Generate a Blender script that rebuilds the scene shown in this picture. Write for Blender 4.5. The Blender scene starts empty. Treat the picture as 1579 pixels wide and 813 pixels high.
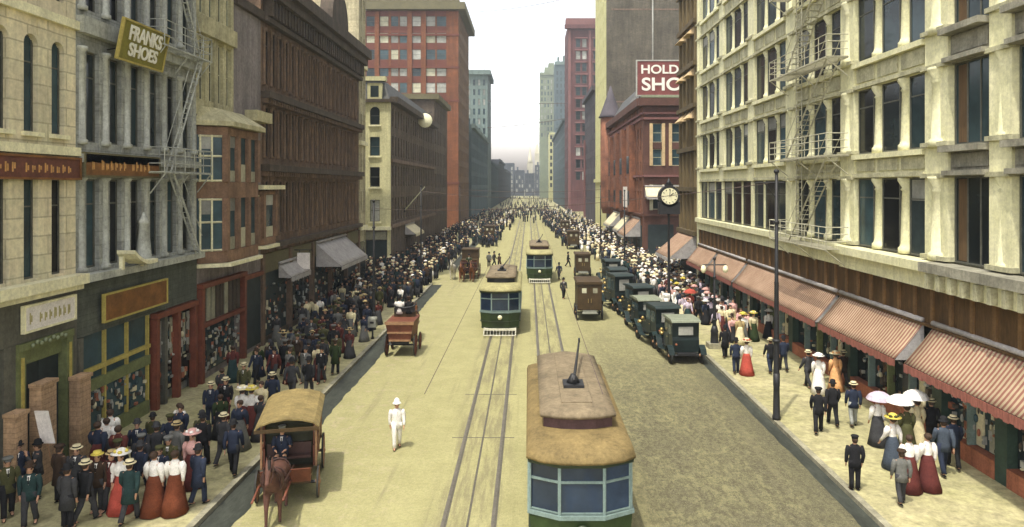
import bpy, bmesh, math, random
from mathutils import Vector, Matrix
random.seed(11)
C = bpy.context.scene.collection
F_PX, H_CAM, VX, VY = 1100.0, 9.7, 815.0, 287.0
def gx(px, d): return (px-VX)*d/F_PX
def gz(py, d): return H_CAM-(py-VY)*d/F_PX
def gd(py): return F_PX*H_CAM/(py-VY)

# ------------------------------------------------------------------ materials
def lin(c):
    return tuple(((v/255)/12.92 if v <= 10 else ((v/255+.055)/1.055)**2.4) for v in c)
MATS = {}
def mat(name, col, rough=.8, var=.25, scale=1.5, bump=.0, bscale=20, brick=None, metal=0, spec=.3, rnd=0.0, hue=None, stretch=None):
    """mottled surface; brick=(w,h,mortar_factor) adds coursing joints"""
    if name in MATS: return MATS[name]
    m = bpy.data.materials.new(name); m.use_nodes = True
    nt = m.node_tree; N = nt.nodes; L = nt.links
    b = N['Principled BSDF']; b.inputs['Roughness'].default_value = rough; b.inputs['Metallic'].default_value = metal
    b.inputs['Specular IOR Level'].default_value = spec
    tc = N.new('ShaderNodeTexCoord'); vec = tc.outputs['Object']
    oi = N.new('ShaderNodeObjectInfo')
    if stretch:
        mp = N.new('ShaderNodeMapping'); mp.inputs['Scale'].default_value = stretch; L.new(vec, mp.inputs[0]); vec = mp.outputs[0]
    ad = N.new('ShaderNodeVectorMath'); ad.operation = 'ADD'; L.new(vec, ad.inputs[0])
    ml = N.new('ShaderNodeVectorMath'); ml.operation = 'SCALE'; ml.inputs[0].default_value = (17, 31, 13); L.new(oi.outputs['Random'], ml.inputs['Scale'])
    L.new(ml.outputs[0], ad.inputs[1])
    n1 = N.new('ShaderNodeTexNoise'); n1.inputs['Scale'].default_value = scale; n1.inputs['Detail'].default_value = 6; n1.inputs['Roughness'].default_value = .65
    L.new(ad.outputs[0], n1.inputs['Vector'])
    r = N.new('ShaderNodeValToRGB'); r.color_ramp.elements[0].position = .3; r.color_ramp.elements[1].position = .72
    c0 = [max(0, v*(1-var)) for v in col]; c1 = [min(1, v*(1+var*.8)) for v in col]
    if hue: c1 = [a*(1-.5)+b_*.5 for a, b_ in zip(c1, hue)]
    r.color_ramp.elements[0].color = (*c0, 1); r.color_ramp.elements[1].color = (*c1, 1)
    L.new(n1.outputs['Fac'], r.inputs[0]); out = r.outputs[0]
    if rnd:
        mr = N.new('ShaderNodeMapRange'); mr.inputs[3].default_value = 1-rnd; mr.inputs[4].default_value = 1+rnd
        L.new(oi.outputs['Random'], mr.inputs[0])
        mx = N.new('ShaderNodeVectorMath'); mx.operation = 'SCALE'; L.new(out, mx.inputs[0]); L.new(mr.outputs[0], mx.inputs['Scale']); out = mx.outputs[0]
    if brick:
        bw, bh, mf = brick
        sx = N.new('ShaderNodeSeparateXYZ'); L.new(tc.outputs['Object'], sx.inputs[0])
        a2 = N.new('ShaderNodeMath'); L.new(sx.outputs[0], a2.inputs[0]); L.new(sx.outputs[1], a2.inputs[1])
        cx = N.new('ShaderNodeCombineXYZ'); L.new(a2.outputs[0], cx.inputs[0]); L.new(sx.outputs[2], cx.inputs[1])
        bt = N.new('ShaderNodeTexBrick'); bt.inputs['Scale'].default_value = 1; bt.inputs['Brick Width'].default_value = bw; bt.inputs['Row Height'].default_value = bh
        bt.inputs['Mortar Size'].default_value = bh*.05; bt.inputs['Mortar Smooth'].default_value = .3
        bt.inputs['Color1'].default_value = (1, 1, 1, 1); bt.inputs['Color2'].default_value = (.82, .82, .84, 1); bt.inputs['Mortar'].default_value = (mf, mf, mf, 1)
        L.new(cx.outputs[0], bt.inputs['Vector'])
        mm = N.new('ShaderNodeMix'); mm.data_type = 'RGBA'; mm.blend_type = 'MULTIPLY'; mm.inputs[0].default_value = 1
        L.new(out, mm.inputs[6]); L.new(bt.outputs[0], mm.inputs[7]); out = mm.outputs[2]
    def fac(sc, st, lo, hi, p0=.32, p1=.68, det=5):
        nonlocal out
        nn = N.new('ShaderNodeTexNoise'); nn.inputs['Scale'].default_value = sc; nn.inputs['Detail'].default_value = det; nn.inputs['Roughness'].default_value = .75
        q = ad.outputs[0]
        if st: mp2 = N.new('ShaderNodeMapping'); mp2.inputs['Scale'].default_value = st; L.new(q, mp2.inputs[0]); q = mp2.outputs[0]
        L.new(q, nn.inputs['Vector']); mr2 = N.new('ShaderNodeMapRange'); mr2.inputs[1].default_value = p0; mr2.inputs[2].default_value = p1; mr2.inputs[3].default_value = lo; mr2.inputs[4].default_value = hi
        L.new(nn.outputs['Fac'], mr2.inputs[0]); sv = N.new('ShaderNodeVectorMath'); sv.operation = 'SCALE'; L.new(out, sv.inputs[0]); L.new(mr2.outputs[0], sv.inputs['Scale']); out = sv.outputs[0]
    if bump and not name.startswith('cloth'):
        fac(max(scale*7, 5), None, .80 if col[1] > .5 else .70, 1.18)               # fine soot and weathering
        fac(1.6, (1.2, 1.2, .1), .86 if col[1] > .5 else .74, 1.08, .36, .6)        # rain streaks
    elif rough >= .5: fac(max(scale*5, 6), None, .8, 1.18)
    L.new(out, b.inputs['Base Color'])
    if bump:
        n2 = N.new('ShaderNodeTexNoise'); n2.inputs['Scale'].default_value = bscale; n2.inputs['Detail'].default_value = 4; L.new(ad.outputs[0], n2.inputs['Vector'])
        bp = N.new('ShaderNodeBump'); bp.inputs['Strength'].default_value = bump; bp.inputs['Distance'].default_value = .03
        L.new(n2.outputs['Fac'], bp.inputs['Height']); L.new(bp.outputs[0], b.inputs['Normal'])
    MATS[name] = m; return m

def road_mat():
    m = bpy.data.materials.new('dusty_road'); m.use_nodes = True
    nt = m.node_tree; N = nt.nodes; L = nt.links; b = N['Principled BSDF']; b.inputs['Roughness'].default_value = .95; b.inputs['Specular IOR Level'].default_value = .1
    tc = N.new('ShaderNodeTexCoord'); P = tc.outputs['Object']; sx = N.new('ShaderNodeSeparateXYZ'); L.new(P, sx.inputs[0])
    def noise(s, d=6, rr=.65, st=None):
        n = N.new('ShaderNodeTexNoise'); n.inputs['Scale'].default_value = s; n.inputs['Detail'].default_value = d; n.inputs['Roughness'].default_value = rr
        if st:
            mp = N.new('ShaderNodeMapping'); mp.inputs['Scale'].default_value = st; L.new(P, mp.inputs[0]); L.new(mp.outputs[0], n.inputs['Vector'])
        else: L.new(P, n.inputs['Vector'])
        return n.outputs['Fac']
    def rng(x, a, c, lo, hi):
        q = N.new('ShaderNodeMapRange'); q.inputs[1].default_value = a; q.inputs[2].default_value = c; q.inputs[3].default_value = lo; q.inputs[4].default_value = hi
        q.interpolation_type = 'SMOOTHSTEP'; L.new(x, q.inputs[0]); return q.outputs[0]
    def op(o, x, y):
        q = N.new('ShaderNodeMath'); q.operation = o
        for i, v in enumerate((x, y)):
            if isinstance(v, (int, float)): q.inputs[i].default_value = v
            else: L.new(v, q.inputs[i])
        return q.outputs[0]
    def mix(f, a, c):
        q = N.new('ShaderNodeMix'); q.data_type = 'RGBA'
        L.new(f, q.inputs[0])
        for i, v in ((6, a), (7, c)):
            if isinstance(v, tuple): q.inputs[i].default_value = (*v, 1)
            else: L.new(v, q.inputs[i])
        return q.outputs[2]
    base = mix(rng(noise(.9, 8, .7), .3, .7, 0, 1), (.305, .288, .138), (.375, .35, .175))
    # pinkish worn patches on the left lane
    pm = op('MULTIPLY', rng(noise(1.7, 5, .8), .52, .66, 0, .75), rng(sx.outputs[0], -9, -2.2, 1, 0))
    base = mix(pm, base, (.45, .36, .27))
    # grey tyre and hoof dirt spreading over the kerb side of the right lane
    side = op('MULTIPLY', rng(sx.outputs[0], 1.5, 4.6, 0, 1), rng(sx.outputs[1], 26, 56, 1, .2))
    dirt = op('MULTIPLY', side, rng(noise(.7, 9, .8, (1, .4, 1)), .36, .60, .45, 1))
    base = mix(op('MULTIPLY', dirt, .95), base, (.098, .088, .062))
    blot = op('MULTIPLY', side, rng(noise(4.5, 9, .9, (1, .5, 1)), .44, .54, 0, .85))
    base = mix(blot, base, (.05, .045, .034))
    lite = op('MULTIPLY', side, rng(noise(7.5, 8, .9, (1, .6, 1)), .55, .62, 0, .6))
    base = mix(lite, base, (.30, .27, .16))
    edge = op('MULTIPLY', rng(sx.outputs[0], 8.0, 9.4, 0, 1), rng(noise(.9, 6, .7, (1, .5, 1)), .3, .5, .4, 1))
    edge = op('MULTIPLY', edge, rng(sx.outputs[1], 40, 60, 1, .5))
    base = mix(op('MULTIPLY', edge, .8), base, (.075, .07, .05))
    # oily streaks along the track beds
    tk = op('MAXIMUM', op('MULTIPLY', rng(sx.outputs[0], -3.3, -2.4, 0, 1), rng(sx.outputs[0], -1.0, -.3, 1, 0)),
            op('MULTIPLY', rng(sx.outputs[0], -.1, .6, 0, 1), rng(sx.outputs[0], 1.9, 2.6, 1, 0)))
    st = op('MULTIPLY', tk, rng(noise(2.2, 7, .75, (1, .1, 1)), .42, .6, 0, .72))
    base = mix(st, base, (.16, .14, .09))
    rut = op('MULTIPLY', rng(noise(1.5, 6, .7, (1, .035, 1)), .55, .68, 0, .55), rng(noise(.25, 3, .6), .4, .6, .2, 1))
    base = mix(rut, base, (.175, .155, .095))
    fine = rng(noise(7, 7, .85), .38, .66, .0, .55)
    base = mix(fine, base, (.205, .19, .10))
    marks = op('MULTIPLY', rng(noise(3.2, 8, .85, (1.0, .3, 1)), .57, .66, 0, .55), rng(noise(.35, 3, .6), .42, .58, 0, 1))
    base = mix(marks, base, (.16, .145, .075))
    spk = op('MULTIPLY', rng(noise(16, 4, .9), .56, .62, 0, .6), rng(noise(.5, 4, .7), .35, .6, .35, 1))
    base = mix(spk, base, (.14, .125, .07))
    spk2 = rng(noise(21, 3, .9, (1.1, .9, 1)), .60, .64, 0, .5)
    base = mix(spk2, base, (.50, .46, .28))
    pk = op('MULTIPLY', rng(noise(5, 6, .9), .58, .64, 0, .7), rng(sx.outputs[0], -8.5, -1.5, 1, .15))
    base = mix(pk, base, (.46, .36, .33))
    L.new(base, b.inputs['Base Color'])
    bp = N.new('ShaderNodeBump'); bp.inputs['Strength'].default_value = .6; bp.inputs['Distance'].default_value = .04; L.new(noise(9, 7, .8), bp.inputs['Height']); L.new(bp.outputs[0], b.inputs['Normal'])
    return m

M = dict(
    road=road_mat(),
    walk=mat('sidewalk_flags', (.44, .415, .20), .9, .18, .6, .2, 8, brick=(1.6, 1.6, .85), hue=(.43, .36, .26)),
    kerb=mat('kerb_stone', (.30, .28, .2), .85, .3, 2, .3), gutter=mat('dark_gutter', (.045, .05, .04), .75, .45, 1.3, .3, 12, stretch=(1, .35, 1)),
    soil=mat('far_ground', (.3, .28, .15), .95), rail=mat('rail_steel', (.14, .125, .1), .5, .3, 3, metal=.2), slot=mat('cable_slot', (.1, .09, .07), .7),
    cream=mat('cream_ashlar', (.80, .745, .50), .85, .18, .7, .2, 6, brick=(1.9, .62, .62), hue=(.6, .45, .33)),
    creamtrim=mat('cream_trim', (.74, .70, .47), .8, .15, 1.2, .1),
    grey=mat('grey_stone', (.39, .40, .365), .85, .35, .9, .25, 7, brick=(1.5, .5, .7)),
    greytrim=mat('grey_trim', (.44, .45, .40), .8, .3, 1.2, .1),
    greygreen=mat('greygreen_board', (.10, .11, .09), .75, .3, 1.5, .1, 10, brick=(6, .22, .6)),
    dkwall=mat('dark_greybrown', (.12, .115, .09), .8, .3, 1.0, .15),
    palecream=mat('pale_cream_front', (.50, .46, .28), .85, .3, 1, .15), terracotta=mat('terracotta_front', (.25, .15, .095), .8, .35, 1.4, .15),
    mauve=mat('mauve_plaster', (.235, .205, .20), .9, .3, .6, .15),
    brown=mat('brown_iron_front', (.165, .12, .085), .75, .4, 1.2, .15, hue=(.25, .14, .08)), browndk=mat('brown_dark', (.085, .065, .048), .8, .35, 1.2, .15),
    pale=mat('pale_yellow_stone', (.50, .45, .29), .85, .2, .5, .15, brick=(1.6, .55, .8)),
    cornerw=mat('cream_corner_front', (.56, .53, .31), .8, .12, .8, .1), slate=mat('slate_roof', (.09, .09, .085), .6, .3, 2, brick=(.4, .25, .6)),
    umber=mat('umber_brick', (.13, .098, .07), .9, .35, .5, .2, brick=(.8, .3, .7)), umber2=mat('umber_front', (.19, .135, .10), .9, .3, .5, .2),
    redb=mat('red_brick_tower', (.20, .072, .03), .85, .22, .4, .15, brick=(1.1, .38, .75)), redtrim=mat('red_sandstone', (.13, .042, .028), .85, .2, .5), olive=mat('olive_cornice', (.13, .115, .06), .8, .2, .6),
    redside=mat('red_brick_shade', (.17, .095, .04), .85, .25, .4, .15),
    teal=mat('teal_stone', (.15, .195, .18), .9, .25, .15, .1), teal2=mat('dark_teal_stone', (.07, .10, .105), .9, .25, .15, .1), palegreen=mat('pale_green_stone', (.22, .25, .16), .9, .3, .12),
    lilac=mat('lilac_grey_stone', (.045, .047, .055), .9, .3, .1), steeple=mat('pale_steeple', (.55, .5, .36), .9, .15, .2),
    darkred=mat('dark_red_brick', (.12, .045, .042), .85, .3, .2, .1), darkredtrim=mat('dark_red_trim', (.19, .085, .078), .85, .2, .3), purple=mat('purple_dark_front', (.075, .065, .075), .85, .3, .3),
    taupe=mat('taupe_party_wall', (.12, .105, .078), .92, .35, .35, .3, 3, brick=(.7, .26, .75)), lemon=mat('lemon_stone', (.52, .50, .25), .85, .15, .4),
    rust=mat('rust_brick', (.165, .068, .043), .85, .4, .5, .2, hue=(.42, .17, .08)), rustdk=mat('rust_dark', (.10, .045, .033), .85, .3, .6),
    oak=mat('oak_front', (.17, .125, .06), .8, .35, .7, .15, stretch=(1, 1, .15)), oakdk=mat('oak_dark', (.095, .07, .035), .8, .3, .7), capst=mat('tan_cap', (.55, .40, .22), .8, .2, 1),
    white=mat('white_terracotta', (.70, .68, .41), .75, .14, .9, .15, 5, hue=(.64, .60, .46)), whitetrim=mat('white_moulding', (.46, .44, .29), .8, .35, 1.4, .15), panel=mat('grey_panel', (.30, .285, .225), .8, .35, 1.2, .15),
    frieze=mat('brown_frieze', (.105, .058, .022), .7, .45, 1.5, .15, stretch=(1, 1, .3)), friezerib=mat('frieze_rib', (.16, .09, .036), .7, .3, 2),
    shop=mat('shopfront_green', (.035, .06, .045), .5, .3, 2), shopdk=mat('shop_interior', (.02, .03, .032), .6, .4, 1), riser=mat('red_stall_riser', (.36, .13, .07), .8, .25, 2, .15),
    green=mat('green_frame', (.15, .17, .07), .6, .3, 3), redframe=mat('red_frame', (.17, .05, .027), .6, .35, 3), brickp=mat('tan_brick', (.52, .34, .20), .9, .25, 1.5, .25, brick=(.5, .16, .55)),
    goldframe=mat('gold_frame', (.42, .34, .09), .6, .25, 3), signbrown=mat('sign_brown', (.20, .085, .022), .6, .4, 2), signred=mat('sign_dark_red', (.13, .045, .028), .6, .4, 2), gold=mat('gold_leaf', (.55, .30, .10), .5, .35, 4),
    signolive=mat('sign_olive', (.19, .17, .02), .6, .25, 2), signwhite=mat('sign_white', (.75, .70, .66), .6, .15, 3), letter=mat('letter_white', (.80, .78, .70), .6, .1, 4), signmaroon=mat('sign_maroon', (.19, .055, .05), .6, .25, 1),
    olivemark=mat('olive_marks', (.42, .37, .16), .6, .3, 4),
    glass=mat('window_dark', (0.0193, 0.0275, 0.0303), .16, .5, .8, spec=.22, rnd=.6), glassteal=mat('window_teal', (.03, .055, .065), .16, .5, .7, spec=.22, rnd=.5), glassblack=mat('window_black', (0.0066, 0.0077, 0.0088), .16, .3, 1, spec=.22, rnd=.4),
    blind=mat('window_blind', (.40, .385, .28), .6, .3, 1, rnd=.35), blindgrey=mat('window_blind_grey', (.30, .30, .27), .5, .35, 1, rnd=.4), curtain=mat('brown_curtain', (.11, .065, .03), .8, .4, 3, stretch=(4, 4, .3)),
    frame=mat('window_frame_dark', (.10, .10, .08), .6, .3, 3), framel=mat('window_frame_light', (.50, .48, .32), .6, .2, 3),
    iron=mat('black_iron', (.022, .022, .024), .5, .3, 4), ironlt=mat('pale_iron', (.42, .40, .30), .6, .3, 4), irongrey=mat('grey_iron', (.24, .24, .2), .6, .3, 4),
    wire=mat('copper_wire', (.10, .07, .06), .5), dial=mat('clock_dial', (.80, .76, .52), .5, .08, 3),
    canvasgrey=mat('grey_canvas', (.36, .34, .33), .9, .25, 2), canvascream=mat('cream_canvas', (.60, .54, .36), .9, .15, 2), valance=mat('valance_red', (.27, .10, .075), .9, .4, 5, stretch=(1, 3, .5)),
    # vehicles
    cargreen=mat('tram_green', (.03, .05, .017), .4, .4, 2.2, rnd=.15), cargreen2=mat('tram_lower_green', (.03, .042, .022), .45, .35, 2), tramframe=mat('tram_frame', (.17, .23, .215), .5, .2, 3), tramglass=mat('tram_glass', (.018, .032, .06), .08, .5, .9, spec=.6, rnd=.3),
    tramroof=mat('tram_roof_tan', (.20, .145, .06), .85, .2, 1.5, .15), tramroof2=mat('tram_deck_tan', (.21, .165, .105), .9, .22, 1.1, .15), trammaroon=mat('tram_maroon', (.075, .04, .04), .5, .3, 3), fender=mat('tram_fender', (.55, .53, .42), .7, .3, 4),
    tramyellow=mat('tram_roof_yellow', (.34, .31, .15), .85, .15, 1.5, .15),
    wagonroof=mat('wagon_canvas', (.245, .185, .075), .9, .2, 2, .2), wagonred=mat('wagon_red', (.15, .05, .028), .6, .35, 2), wagonbrown=mat('wagon_brown', (.06, .036, .013), .6, .35, 2), wagondark=mat('wagon_inside', (.03, .03, .016), .8), wheelwood=mat('wheel_wood', (.30, .17, .09), .7, .3, 4), tyre=mat('tyre_dark', (.03, .03, .028), .7), 
    autoteal=mat('auto_teal', (.010, .019, .019), .4, .35, 2, rnd=.4), autotop=mat('auto_top', (.20, .22, .16), .6, .2, 2), autotop2=mat('auto_top_dark', (.028, .042, .042), .5, .3, 2), brass=mat('brass', (.45, .33, .12), .35, .2, 3, metal=.7),
    horsebrown=mat('horse_bay', (.10, .045, .032), .7, .35, 3), horsered=mat('horse_chestnut', (.19, .07, .03), .7, .35, 3), horsewhite=mat('horse_grey', (.5, .46, .38), .8, .2, 3), hair=mat('mane_dark', (.02, .015, .013), .8), leather=mat('harness_leather', (.06, .03, .025), .5), hoof=mat('hoof', (.05, .04, .03), .7),
    skin=mat('skin', (.48, .27, .17), .6, .1, 6), brownhair=mat('brown_hair', (.05, .028, .016), .7, .3, 12), facedark=mat('eye_dark', (.05, .025, .02), .6),
)
def striped(name, a, b_, pitch=.16):
    m = bpy.data.materials.new(name); m.use_nodes = True; nt = m.node_tree; N = nt.nodes; L = nt.links; b = N['Principled BSDF']; b.inputs['Roughness'].default_value = .95; b.inputs['Specular IOR Level'].default_value = .1
    tc = N.new('ShaderNodeTexCoord'); sx = N.new('ShaderNodeSeparateXYZ'); L.new(tc.outputs['Object'], sx.inputs[0])
    ns = N.new('ShaderNodeTexNoise'); ns.inputs['Scale'].default_value = 1.2; ns.inputs['Detail'].default_value = 6; ns.inputs['Roughness'].default_value = .7; L.new(tc.outputs['Object'], ns.inputs['Vector'])
    mu = N.new('ShaderNodeMath'); mu.operation = 'MULTIPLY'; mu.inputs[1].default_value = 2*math.pi/pitch; L.new(sx.outputs[1], mu.inputs[0])
    sn = N.new('ShaderNodeMath'); sn.operation = 'SINE'; L.new(mu.outputs[0], sn.inputs[0])
    mr = N.new('ShaderNodeMapRange'); mr.inputs[1].default_value = -.35; mr.inputs[2].default_value = .35; L.new(sn.outputs[0], mr.inputs[0])
    mx = N.new('ShaderNodeMix'); mx.data_type = 'RGBA'; mx.inputs[6].default_value = (*a, 1); mx.inputs[7].default_value = (*b_, 1); L.new(mr.outputs[0], mx.inputs[0])
    m2 = N.new('ShaderNodeMix'); m2.data_type = 'RGBA'; m2.blend_type = 'MULTIPLY'; m2.inputs[0].default_value = .6; L.new(mx.outputs[2], m2.inputs[6])
    cr = N.new('ShaderNodeValToRGB'); cr.color_ramp.elements[0].color = (.55, .5, .45, 1); cr.color_ramp.elements[0].position = .3; cr.color_ramp.elements[1].color = (1.0, 1.0, 1.0, 1); cr.color_ramp.elements[1].position = .65
    L.new(ns.outputs['Fac'], cr.inputs[0]); L.new(cr.outputs[0], m2.inputs[7]); L.new(m2.outputs[2], b.inputs['Base Color'])
    return m
M['stripe'] = striped('awning_stripe', (.44, .355, .24), (.255, .115, .09), .2)

# ------------------------------------------------------------------ mesh builder
class MB:
    def __init__(s): s.v = []; s.f = []; s.mi = []; s.sm = []; s.ch = []
    def add(s, vs, fs, mi=0, sm=False):
        o = len(s.v); s.ch.append((o, len(s.f))); s.v += [tuple(v) for v in vs]
        for f in fs: s.f.append(tuple(o+i for i in f)); s.mi.append(mi); s.sm.append(sm)
    def box(s, x0, x1, y0, y1, z0, z1, mi=0):
        if x0 > x1: x0, x1 = x1, x0
        if y0 > y1: y0, y1 = y1, y0
        if z0 > z1: z0, z1 = z1, z0
        s.add([(x0,y0,z0),(x1,y0,z0),(x1,y1,z0),(x0,y1,z0),(x0,y0,z1),(x1,y0,z1),(x1,y1,z1),(x0,y1,z1)],
              [(3,2,1,0),(4,5,6,7),(0,1,5,4),(1,2,6,5),(2,3,7,6),(3,0,4,7)], mi)
    def hexa(s, p, mi=0):   # 8 points, bottom loop then top loop
        s.add(p, [(3,2,1,0),(4,5,6,7),(0,1,5,4),(1,2,6,5),(2,3,7,6),(3,0,4,7)], mi)
    def loft(s, rings, mi=0, cap=True, sm=True):
        n = len(rings[0]); vs = [p for r in rings for p in r]; fs = []
        for k in range(len(rings)-1):
            for i in range(n):
                j = (i+1) % n; fs.append((k*n+i, k*n+j, (k+1)*n+j, (k+1)*n+i))
        if cap: fs.append(tuple(range(n-1, -1, -1))); fs.append(tuple((len(rings)-1)*n+i for i in range(n)))
        s.add(vs, fs, mi, sm)
    def tube(s, pts, radii, n=8, mi=0, cap=True, sm=True, flat=None):
        pts = [Vector(p) for p in pts]; rings = []
        if not isinstance(radii, (list, tuple)): radii = [radii]*len(pts)
        for k, p in enumerate(pts):
            t = (pts[min(k+1, len(pts)-1)]-pts[max(k-1, 0)]).normalized()
            up = Vector((0, 1, 0)) if abs(t.y) < .9 else Vector((0, 0, 1))
            a = t.cross(up).normalized(); b = a.cross(t).normalized()
            r = radii[k]; ra, rb = r if isinstance(r, (list, tuple)) else (r, r)
            rings.append([p+a*(ra*math.cos(2*math.pi*i/n))+b*(rb*math.sin(2*math.pi*i/n)) for i in range(n)])
        s.loft(rings, mi, cap, sm)
    def bar(s, p, q, r, mi=0, n=4): s.tube([p, q], r, n, mi, True, n > 4)
    def lathe(s, prof, c=(0,0,0), n=16, mi=0, axis='z', sm=True):
        rings = []
        for r, h in prof:
            ring = []
            for i in range(n):
                a = 2*math.pi*i/n; u, v = r*math.cos(a), r*math.sin(a)
                ring.append((c[0]+u, c[1]+v, c[2]+h) if axis == 'z' else ((c[0]+h, c[1]+u, c[2]+v) if axis == 'x' else (c[0]+v, c[1]+h, c[2]+u)))
            rings.append(ring)
        s.loft(rings, mi, True, sm)
    def ell(s, c, r, n=10, m=6, mi=0):
        rings = []
        for k in range(m+1):
            t = -math.pi/2+math.pi*(k+.02)/(m+.04)
            rings.append([(c[0]+r[0]*math.cos(t)*math.cos(2*math.pi*i/n), c[1]+r[1]*math.cos(t)*math.sin(2*math.pi*i/n), c[2]+r[2]*math.sin(t)) for i in range(n)])
        s.loft(rings, mi)
    def prism(s, poly, ax, lo, hi, mi=0):  # poly in the other two axes, extruded on axis ax ('x','y','z')
        def P(a, b, t): return {'x': (t, a, b), 'y': (a, t, b), 'z': (a, b, t)}[ax]
        n = len(poly); vs = [P(a, b, lo) for a, b in poly]+[P(a, b, hi) for a, b in poly]
        fs = [tuple(range(n)), tuple(range(2*n-1, n-1, -1))]+[(i, i+n, (i+1) % n+n, (i+1) % n) for i in range(n)]
        s.add(vs, fs, mi)
    def mesh(s, name, mats, off=(0,0,0)):
        me = bpy.data.meshes.new(name)
        me.from_pydata([(v[0]-off[0], v[1]-off[1], v[2]-off[2]) for v in s.v], [], s.f)
        me.polygons.foreach_set('material_index', s.mi); me.polygons.foreach_set('use_smooth', s.sm)
        for m in (mats if isinstance(mats, (list, tuple)) else [mats]): me.materials.append(m)
        bm = bmesh.new(); bm.from_mesh(me); bmesh.ops.recalc_face_normals(bm, faces=bm.faces); bm.to_mesh(me); bm.free()
        me.update(); return me
    def pieces(s):
        out = []
        for k, (v0, f0) in enumerate(s.ch):
            v1, f1 = s.ch[k+1] if k+1 < len(s.ch) else (len(s.v), len(s.f)); p = MB(); p.v = s.v[v0:v1]; p.f = [tuple(i-v0 for i in f) for f in s.f[f0:f1]]; p.mi = s.mi[f0:f1]; p.sm = s.sm[f0:f1]; out.append(p)
        return out
    def build(s, name, mats, parent=None, off=(0,0,0)):
        return put(name, s.mesh(name, mats, off), parent, off if parent is None else (0,0,0))
def put(name, me, parent=None, loc=(0,0,0), rz=0):
    o = bpy.data.objects.new(name, me); C.objects.link(o); o.parent = parent; o.location = loc; o.rotation_euler = (0,0,rz); return o
LABELS = {}
def tag(o, label, cat, group=None, kind=None):
    o['label'] = label; o['category'] = cat
    if group: o['group'] = group
    if kind: o['kind'] = kind
    LABELS[label] = LABELS.get(label, 0)+1
    return o
def thing(name, label, cat, loc=(0,0,0), rz=0, group=None):
    o = put(name, None, None, loc, rz); return tag(o, label, cat, group)
def struct(mb, name, m): 
    o = mb.build(name, m); o['kind'] = 'structure'; return o
def copy_tree(o, parent=None):
    c = o.copy(); C.objects.link(c); c.parent = parent
    for ch in list(o.children): copy_tree(ch, c)
    return c
def text(parent, s, size, loc, rot, m, ext=.02, name='lettering', sx=1.0):
    cu = bpy.data.curves.new(name, 'FONT'); cu.body = s; cu.size = size; cu.extrude = ext; cu.align_x = 'CENTER'; cu.align_y = 'CENTER'; cu.offset = size*.022
    cu.materials.append(m); t_ = bpy.data.objects.new(name, cu); C.objects.link(t_)
    dg = bpy.context.evaluated_depsgraph_get(); dg.update(); me = bpy.data.meshes.new_from_object(t_.evaluated_get(dg)); me.name = name; bpy.data.objects.remove(t_); bpy.data.curves.remove(cu)
    o = bpy.data.objects.new(name, me); C.objects.link(o); o.parent = parent; o.location = loc; o.rotation_euler = rot; o.scale = (sx, 1, 1)
    return o

# ------------------------------------------------------------------ facades
def fpt(face, u, z, o):
    k, c = face
    return (c+o, u, z) if k == 'L' else ((c-o, u, z) if k == 'R' else (u, c-o, z))
def fbox(mb, face, u0, u1, z0, z1, o0, o1, mi=0):
    a = fpt(face, u0, z0, o0); b = fpt(face, u1, z1, o1); mb.box(a[0], b[0], a[1], b[1], a[2], b[2], mi)
ROT = {'L': math.pi/2, 'R': -math.pi/2, 'F': 0}
WIN = {}
def win_meshes(w, h, style):
    k = (round(w, 3), round(h, 3), style)
    if k in WIN: return WIN[k]
    fr = MB(); t = min(.07, w*.09); hw = w/2
    fr.box(-hw, -hw+t, -.05, .03, 0, h); fr.box(hw-t, hw, -.05, .03, 0, h)
    fr.box(-hw+t, hw-t, -.05, .03, 0, t); fr.box(-hw+t, hw-t, -.05, .03, h-t, h)
    if style == 'sash': fr.box(-hw+t, hw-t, -.04, .02, h*.5-t*.4, h*.5+t*.4)
    if style == 'tall':
        fr.box(-hw+t, hw-t, -.04, .02, h*.72-t*.4, h*.72+t*.4)
    if style == 'wide':
        fr.box(-hw*.33-t*.5, -hw*.33+t*.5, -.04, .02, t, h-t); fr.box(hw*.33-t*.5, hw*.33+t*.5, -.04, .02, t, h-t)
    pa = MB(); pa.box(-hw+t, hw-t, -.012, .0, t, h-t)
    one = MB(); one.v = fr.v+pa.v; n = len(fr.v); one.f = fr.f+[tuple(i+n for i in f) for f in pa.f]; one.mi = [0]*len(fr.f)+[1]*len(pa.f); one.sm = [False]*len(one.f)
    WIN[k] = (fr.mesh('window', M['frame']), pa.mesh('pane', M['glass']), one.mesh('window', [M['frame'], M['glass']]), one); return WIN[k]
def own_mat(o, i, m):
    o.material_slots[i].link = 'OBJECT'; o.material_slots[i].material = m
ONE = {'wall', 'oriel_wall', 'oriel_pane', 'belt_dentil', 'transom_ornament', 'ledge_lamp_hood', 'display_goods'}
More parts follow.
